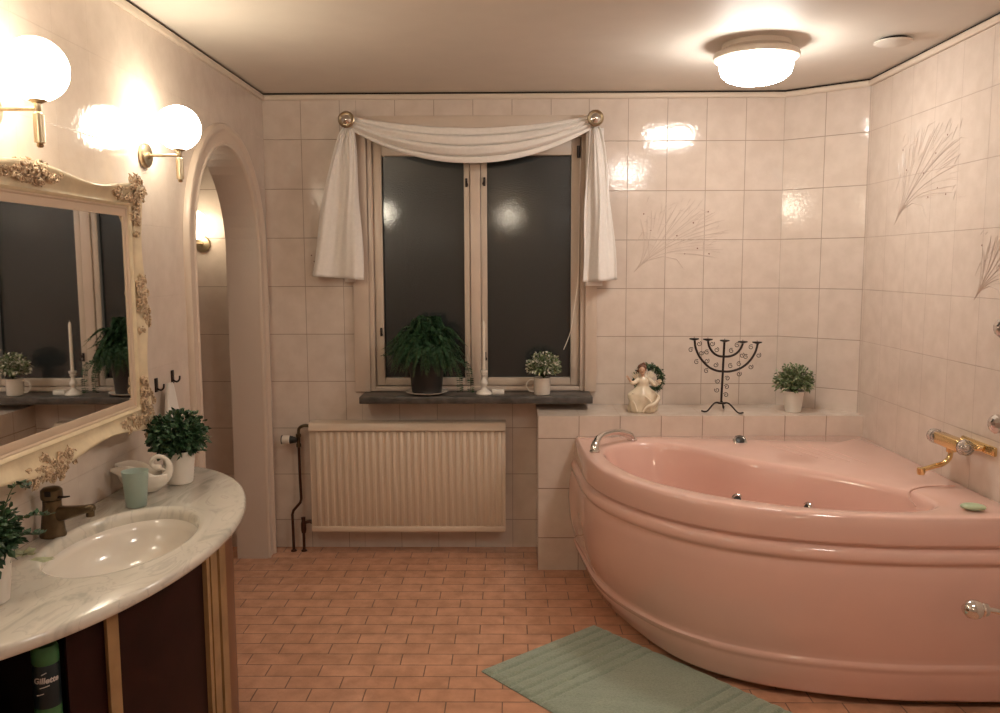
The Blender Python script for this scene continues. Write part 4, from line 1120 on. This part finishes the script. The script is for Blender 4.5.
# ------------------------------------------------------------------ mirror
mir = thing('wall_mirror', 'large wall mirror in ornate cream and gold rococo frame above vanity', 'mirror', (XL,2.10,1.38))
gy0, gy1, gz0, gz1 = 1.595, 2.605, 1.092, 1.664
GX = XL+.064
mb = MB(); mb.bb((XL+.012,gy0-.01,gz0-.01),(GX,gy1+.01,gz1+.01)); obj('mirror_glass', mb, 'mirror', mir, smooth=False)
def rect_loop(o, wav, n=40, cy_=None):
    """rectangle grown outwards by o, with swept (waving) sides"""
    pts = []
    y0, y1, z0, z1 = gy0-o, gy1+o, gz0-o, gz1+o
    def side(p, q, nrm2, L_):
        for k in range(n):
            u = k/n; y = p[0]+(q[0]-p[0])*u; z = p[1]+(q[1]-p[1])*u
            s_ = wav*( .5*(math.cos(2*PI*u*2)-1) )
            pts.append((y+nrm2[0]*s_, z+nrm2[1]*s_))
    side((y0,z0),(y1,z0),(0,-1),1); side((y1,z0),(y1,z1),(1,0),1); side((y1,z1),(y0,z1),(0,1),1); side((y0,z1),(y0,z0),(-1,0),1)
    return pts
def frame_rings(spec):
    return [[(XL+h, y, z) for y, z in rect_loop(o, w)] for o, h, w in spec]
mb = MB(); mb.loft(frame_rings([(0,.062,0),(0,.066,0),(.003,.067,0),(.022,.064,0),(.026,.068,0),(.030,.068,0)])); obj('inner_fillet', mb, 'fillet', mir, angle=30)
mb = MB(); mb.loft(frame_rings([(.030,.068,0),(.033,.075,0),(.038,.077,0),(.042,.073,0),(.050,.073,.002),(.062,.075,.006),(.078,.080,.014),(.092,.086,.020),(.100,.088,.024),(.106,.086,.026),(.108,.076,.026),(.102,.045,.026),(.098,.002,.026)])); obj('outer_frame', mb, 'gold_leaf', mir, angle=50)
mb = MB(); mb.bb((XL+.001,gy0-.05,gz0-.05),(XL+.011,gy1+.05,gz1+.05)); obj('back_board', mb, 'wood_brown', mir)
# rococo ornaments
def ornament(cy_, cz_, sy, sz, n, seed):
    rnd = random.Random(seed); m_ = MB()
    for k in range(n):
        a = rnd.uniform(0,2*PI); q = math.sqrt(rnd.random()); y = cy_+sy*q*math.cos(a); z = cz_+sz*q*math.sin(a)
        s_ = rnd.uniform(.6,1.2); h0 = XL+.078+.008*(1-q)+rnd.uniform(-.004,.006)
        # scroll
        pts = []; a0 = rnd.uniform(0,2*PI); fl = rnd.choice([-1,1]); r0 = .013*s_
        for j in range(12):
            u = j/11; r_ = r0*(1-.7*u); an_ = a0+fl*u*PI*2.1
            pts.append((h0+.006*u, y+r_*math.cos(an_), z+r_*math.sin(an_)))
        m_.tube(pts, [.0026*s_*(1.2-.5*j/11) for j in range(12)], 6)
        if k % 2 == 0: m_.sphere((h0+.006, y, z), .0042*s_, 8)
        # acanthus lick
        an_ = math.atan2(z-cz_, y-cy_)+rnd.uniform(-.6,.6); L_ = .018*s_
        m_.tube([(h0-.004,y,z),(h0+.003,y+L_*.5*math.cos(an_),z+L_*.5*math.sin(an_)),(h0-.002,y+L_*math.cos(an_+.3),z+L_*math.sin(an_+.3))],[.0025,.0045,.001],6)
    return m_
spots = [(gy1+.078,gz1+.078,.055,.055,34),(gy1+.080,gz0-.060,.050,.085,52),(gy0-.078,gz1+.078,.055,.055,34),(gy0-.078,gz0-.078,.055,.055,34),
         (2.10,gz1+.080,.13,.024,60),(2.10,gz0-.094,.13,.032,60),(gy1+.084,1.38,.034,.120,44),(gy0-.084,1.38,.030,.085,36),
         (gy1+.060,gz1-.005,.020,.055,14),(gy1+.060,gz0+.02,.020,.055,14),(gy1-.03,gz1+.068,.060,.018,14),(gy1-.04,gz0-.068,.065,.018,14)]
for i, (a, b_, c_, d_, n_) in enumerate(spots):
    obj('carved_ornament', ornament(a,b_,c_,d_,n_,40+i), 'ornament', mir)

# ------------------------------------------------------------------ globe wall lamps
def globe_lamp(base, nrm_, label, group='globe wall lamps', em='emit_globe'):
    """base: point on the wall, nrm_: direction away from it"""
    t = thing('globe_wall_lamp', label, 'wall lamp', base, group=group)
    b_ = Vector(base); n_ = Vector(nrm_)
    m_ = MB(); m_.lathe([(.040,.0005),(.042,.003),(.042,.012),(.038,.018),(.012,.020),(.010,.026)], b_, 32, nrm_); obj('wall_plate', m_, 'brass', t, angle=30)
    e = b_+n_*.125
    m_ = MB(); m_.tube([b_+n_*.018, e], .0052, 12); m_.lathe([(.006,-.008),(.008,-.004),(.008,.012),(.020,.018),(.024,.024)], e, 20); obj('arm', m_, 'brass', t)
    m_ = MB(); m_.lathe([(.001,-.092),(.006,-.091),(.0085,-.086),(.0065,-.082),(.0125,-.080),(.0125,-.020),(.012,-.012),(.006,-.006)], e, 20); obj('handle', m_, 'brass', t)
    m_ = MB(); m_.sphere(e+Vector((0,0,.092)), .075, 32); obj('glass_globe', m_, em, t)
    return t
globe_lamp((XL,2.93,1.888),(1,0,0),'lit globe wall lamp between the mirror and the arch')
globe_lamp((XL,2.06,1.888),(1,0,0),'lit globe wall lamp above the mirror at the left photo edge')
globe_lamp((XL,1.12,1.888),(1,0,0),'lit globe wall lamp left of the mirror, outside the picture')
globe_lamp((-1.592,YB,1.622),(0,-1,0),'lit globe wall lamp seen through the white arch', em='emit_globe_dim')
globe_lamp((0.0,YR,1.98),(0,1,0),'lit globe wall lamp on the wall behind the viewer')

# ------------------------------------------------------------------ ceiling lamps
def ceiling_lamp(x, y, label):
    t = thing('ceiling_lamp', label, 'ceiling lamp', (x,y,ZC), group='round flush ceiling lamps')
    m_ = MB(); m_.lathe([(.135,-.0005),(.135,-.018),(.140,-.024),(.150,-.030),(.164,-.036),(.168,-.046),(.166,-.058),(.158,-.062),(.150,-.056)], (x,y,ZC), 56, close=False)
    m_.lathe([(.150,-.056),(.001,-.052)], (x,y,ZC), 56, close=False); obj('lamp_rim', m_, 'trim', t, angle=35)
    m_ = MB(); m_.lathe([(.138,-.058),(.143,-.072),(.142,-.095),(.134,-.118),(.115,-.136),(.085,-.148),(.045,-.155),(.001,-.157)], (x,y,ZC), 56); obj('glass_bowl', m_, 'emit_ceiling', t, angle=70)
    return t
ceiling_lamp(.985, 3.47, 'lit round white ceiling lamp above the bathtub')
ceiling_lamp(1.00, 1.40, 'lit round white ceiling lamp behind the top of the picture')

# vent in the ceiling
t = thing('ceiling_vent', 'round white vent disc on the ceiling near the right wall', 'vent', (1.495,3.40,ZC))
mb = MB(); mb.lathe([(.050,-.0005),(.050,-.012)], (1.495,3.40,ZC), 40); obj('vent_collar', mb, 'gap_shade', t)
mb = MB(); mb.lathe([(.070,-.012),(.071,-.016),(.060,-.022),(.001,-.024)], (1.495,3.40,ZC), 40); obj('vent_disc', mb, 'ceiling', t)

# ------------------------------------------------------------------ hooks and towel
def hook(y, z, label):
    t = thing('wall_hook', label, 'hook', (XL,y,z), group='dark hooks beside the arch')
    m_ = MB(); m_.box((XL+.003,y,z),(.005,.022,.050),.0015); obj('hook_plate', m_, 'iron', t)
    m_ = MB(); m_.tube(catmull([(XL+.004,y,z-.012),(XL+.018,y,z-.018),(XL+.028,y,z-.010),(XL+.030,y,z+.004)],5), .0035, 8); obj('hook_prong', m_, 'iron', t)
hook(2.940,1.090,'dark metal wall hook with white towel hanging from it')
hook(3.085,1.100,'empty dark metal wall hook between the towel and the arch')
mb = MB()
def tw(u, v):
    w = .016+.070*v**.8; a = 2*PI*u
    return (XL+.032+.014*math.sin(a)*(.5+.5*v)+.003*math.sin(a*3), 2.985+.02*v+w*math.cos(a)+.004*math.sin(a*4+v*3)*v, 1.092-.235*v)
mb.grid(tw, 36, 24, cu=True); mb.add([tw(k/36,1) for k in range(36)], [tuple(range(36))])
tag(obj('hanging_towel', mb, 'towel', angle=180), 'white towel hanging from the left wall hook behind the plant', 'towel')

# ------------------------------------------------------------------ bath mat
A = Vector((-.108,2.985)); B = Vector((.352,3.385)); dW = (B-A); Wd = dW.length; ux = dW.normalized(); uy = Vector((ux.y,-ux.x)); Ld = 1.0
bmj = thing('bath_mat', 'sage green tufted bath mat lying on the terracotta floor', 'bath mat', (A.x,A.y,0))
def bh(a, b_):      # a across 0..Wd, b along 0..Ld
    h = .014
    for k in range(6):
        g = .060+.052*k
        for gg in (g, Ld-g): h -= .010*math.exp(-((b_-gg)/.007)**2)
    e = min(a, Wd-a, b_, Ld-b_); h *= min(1, .25+.75*math.sqrt(max(0,min(1,e/.018))))
    return h + .0012*math.sin(a*70)*math.sin(b_*63)
def bp_(u, v):
    a = u*Wd; b_ = v*Ld; p = A+ux*a+uy*b_; return (p.x, p.y, .001+bh(a,b_))
mb = MB(); mb.grid(bp_, 70, 260); 
obj('tufted_pile', mb, 'mat_green', bmj, angle=180, fixn=True)
mb = MB(); mb.prism([tuple(A),tuple(A+ux*Wd),tuple(A+ux*Wd+uy*Ld),tuple(A+uy*Ld)], .0005, .004); obj('backing', mb, 'mat_green', bmj)

# ------------------------------------------------------------------ light levels
M['emit_globe'].node_tree.nodes['Principled BSDF'].inputs['Emission Strength'].default_value = 30
M['emit_ceiling'].node_tree.nodes['Principled BSDF'].inputs['Emission Strength'].default_value = 46

w = bpy.data.worlds.new('night'); bpy.context.scene.world = w; w.use_nodes = True
w.node_tree.nodes['Background'].inputs['Color'].default_value = (.010,.010,.013,1); w.node_tree.nodes['Background'].inputs['Strength'].default_value = 1

# ------------------------------------------------------------------ camera
cam = bpy.data.cameras.new('camera'); co = bpy.data.objects.new('camera', cam); C.objects.link(co)
cam.sensor_width = 36; cam.lens = 36*840/1000; cam.clip_start = .05
co.location = (0,0,H); co.rotation_euler = (R(90-6.28), R(.2), R(.65))
sc_ = bpy.context.scene; sc_.camera = co
sc_.view_settings.view_transform = 'Standard'; sc_.view_settings.look = 'None'; sc_.view_settings.gamma = 1
sc_.view_settings.exposure = 0.12
try: sc_.view_settings.use_curve_mapping = False
except Exception: pass
sc_.cycles.max_bounces = 10; sc_.cycles.diffuse_bounces = 6; sc_.cycles.glossy_bounces = 5
sc_.cycles.sample_clamp_indirect = 6
sc_.cycles.use_denoising = True
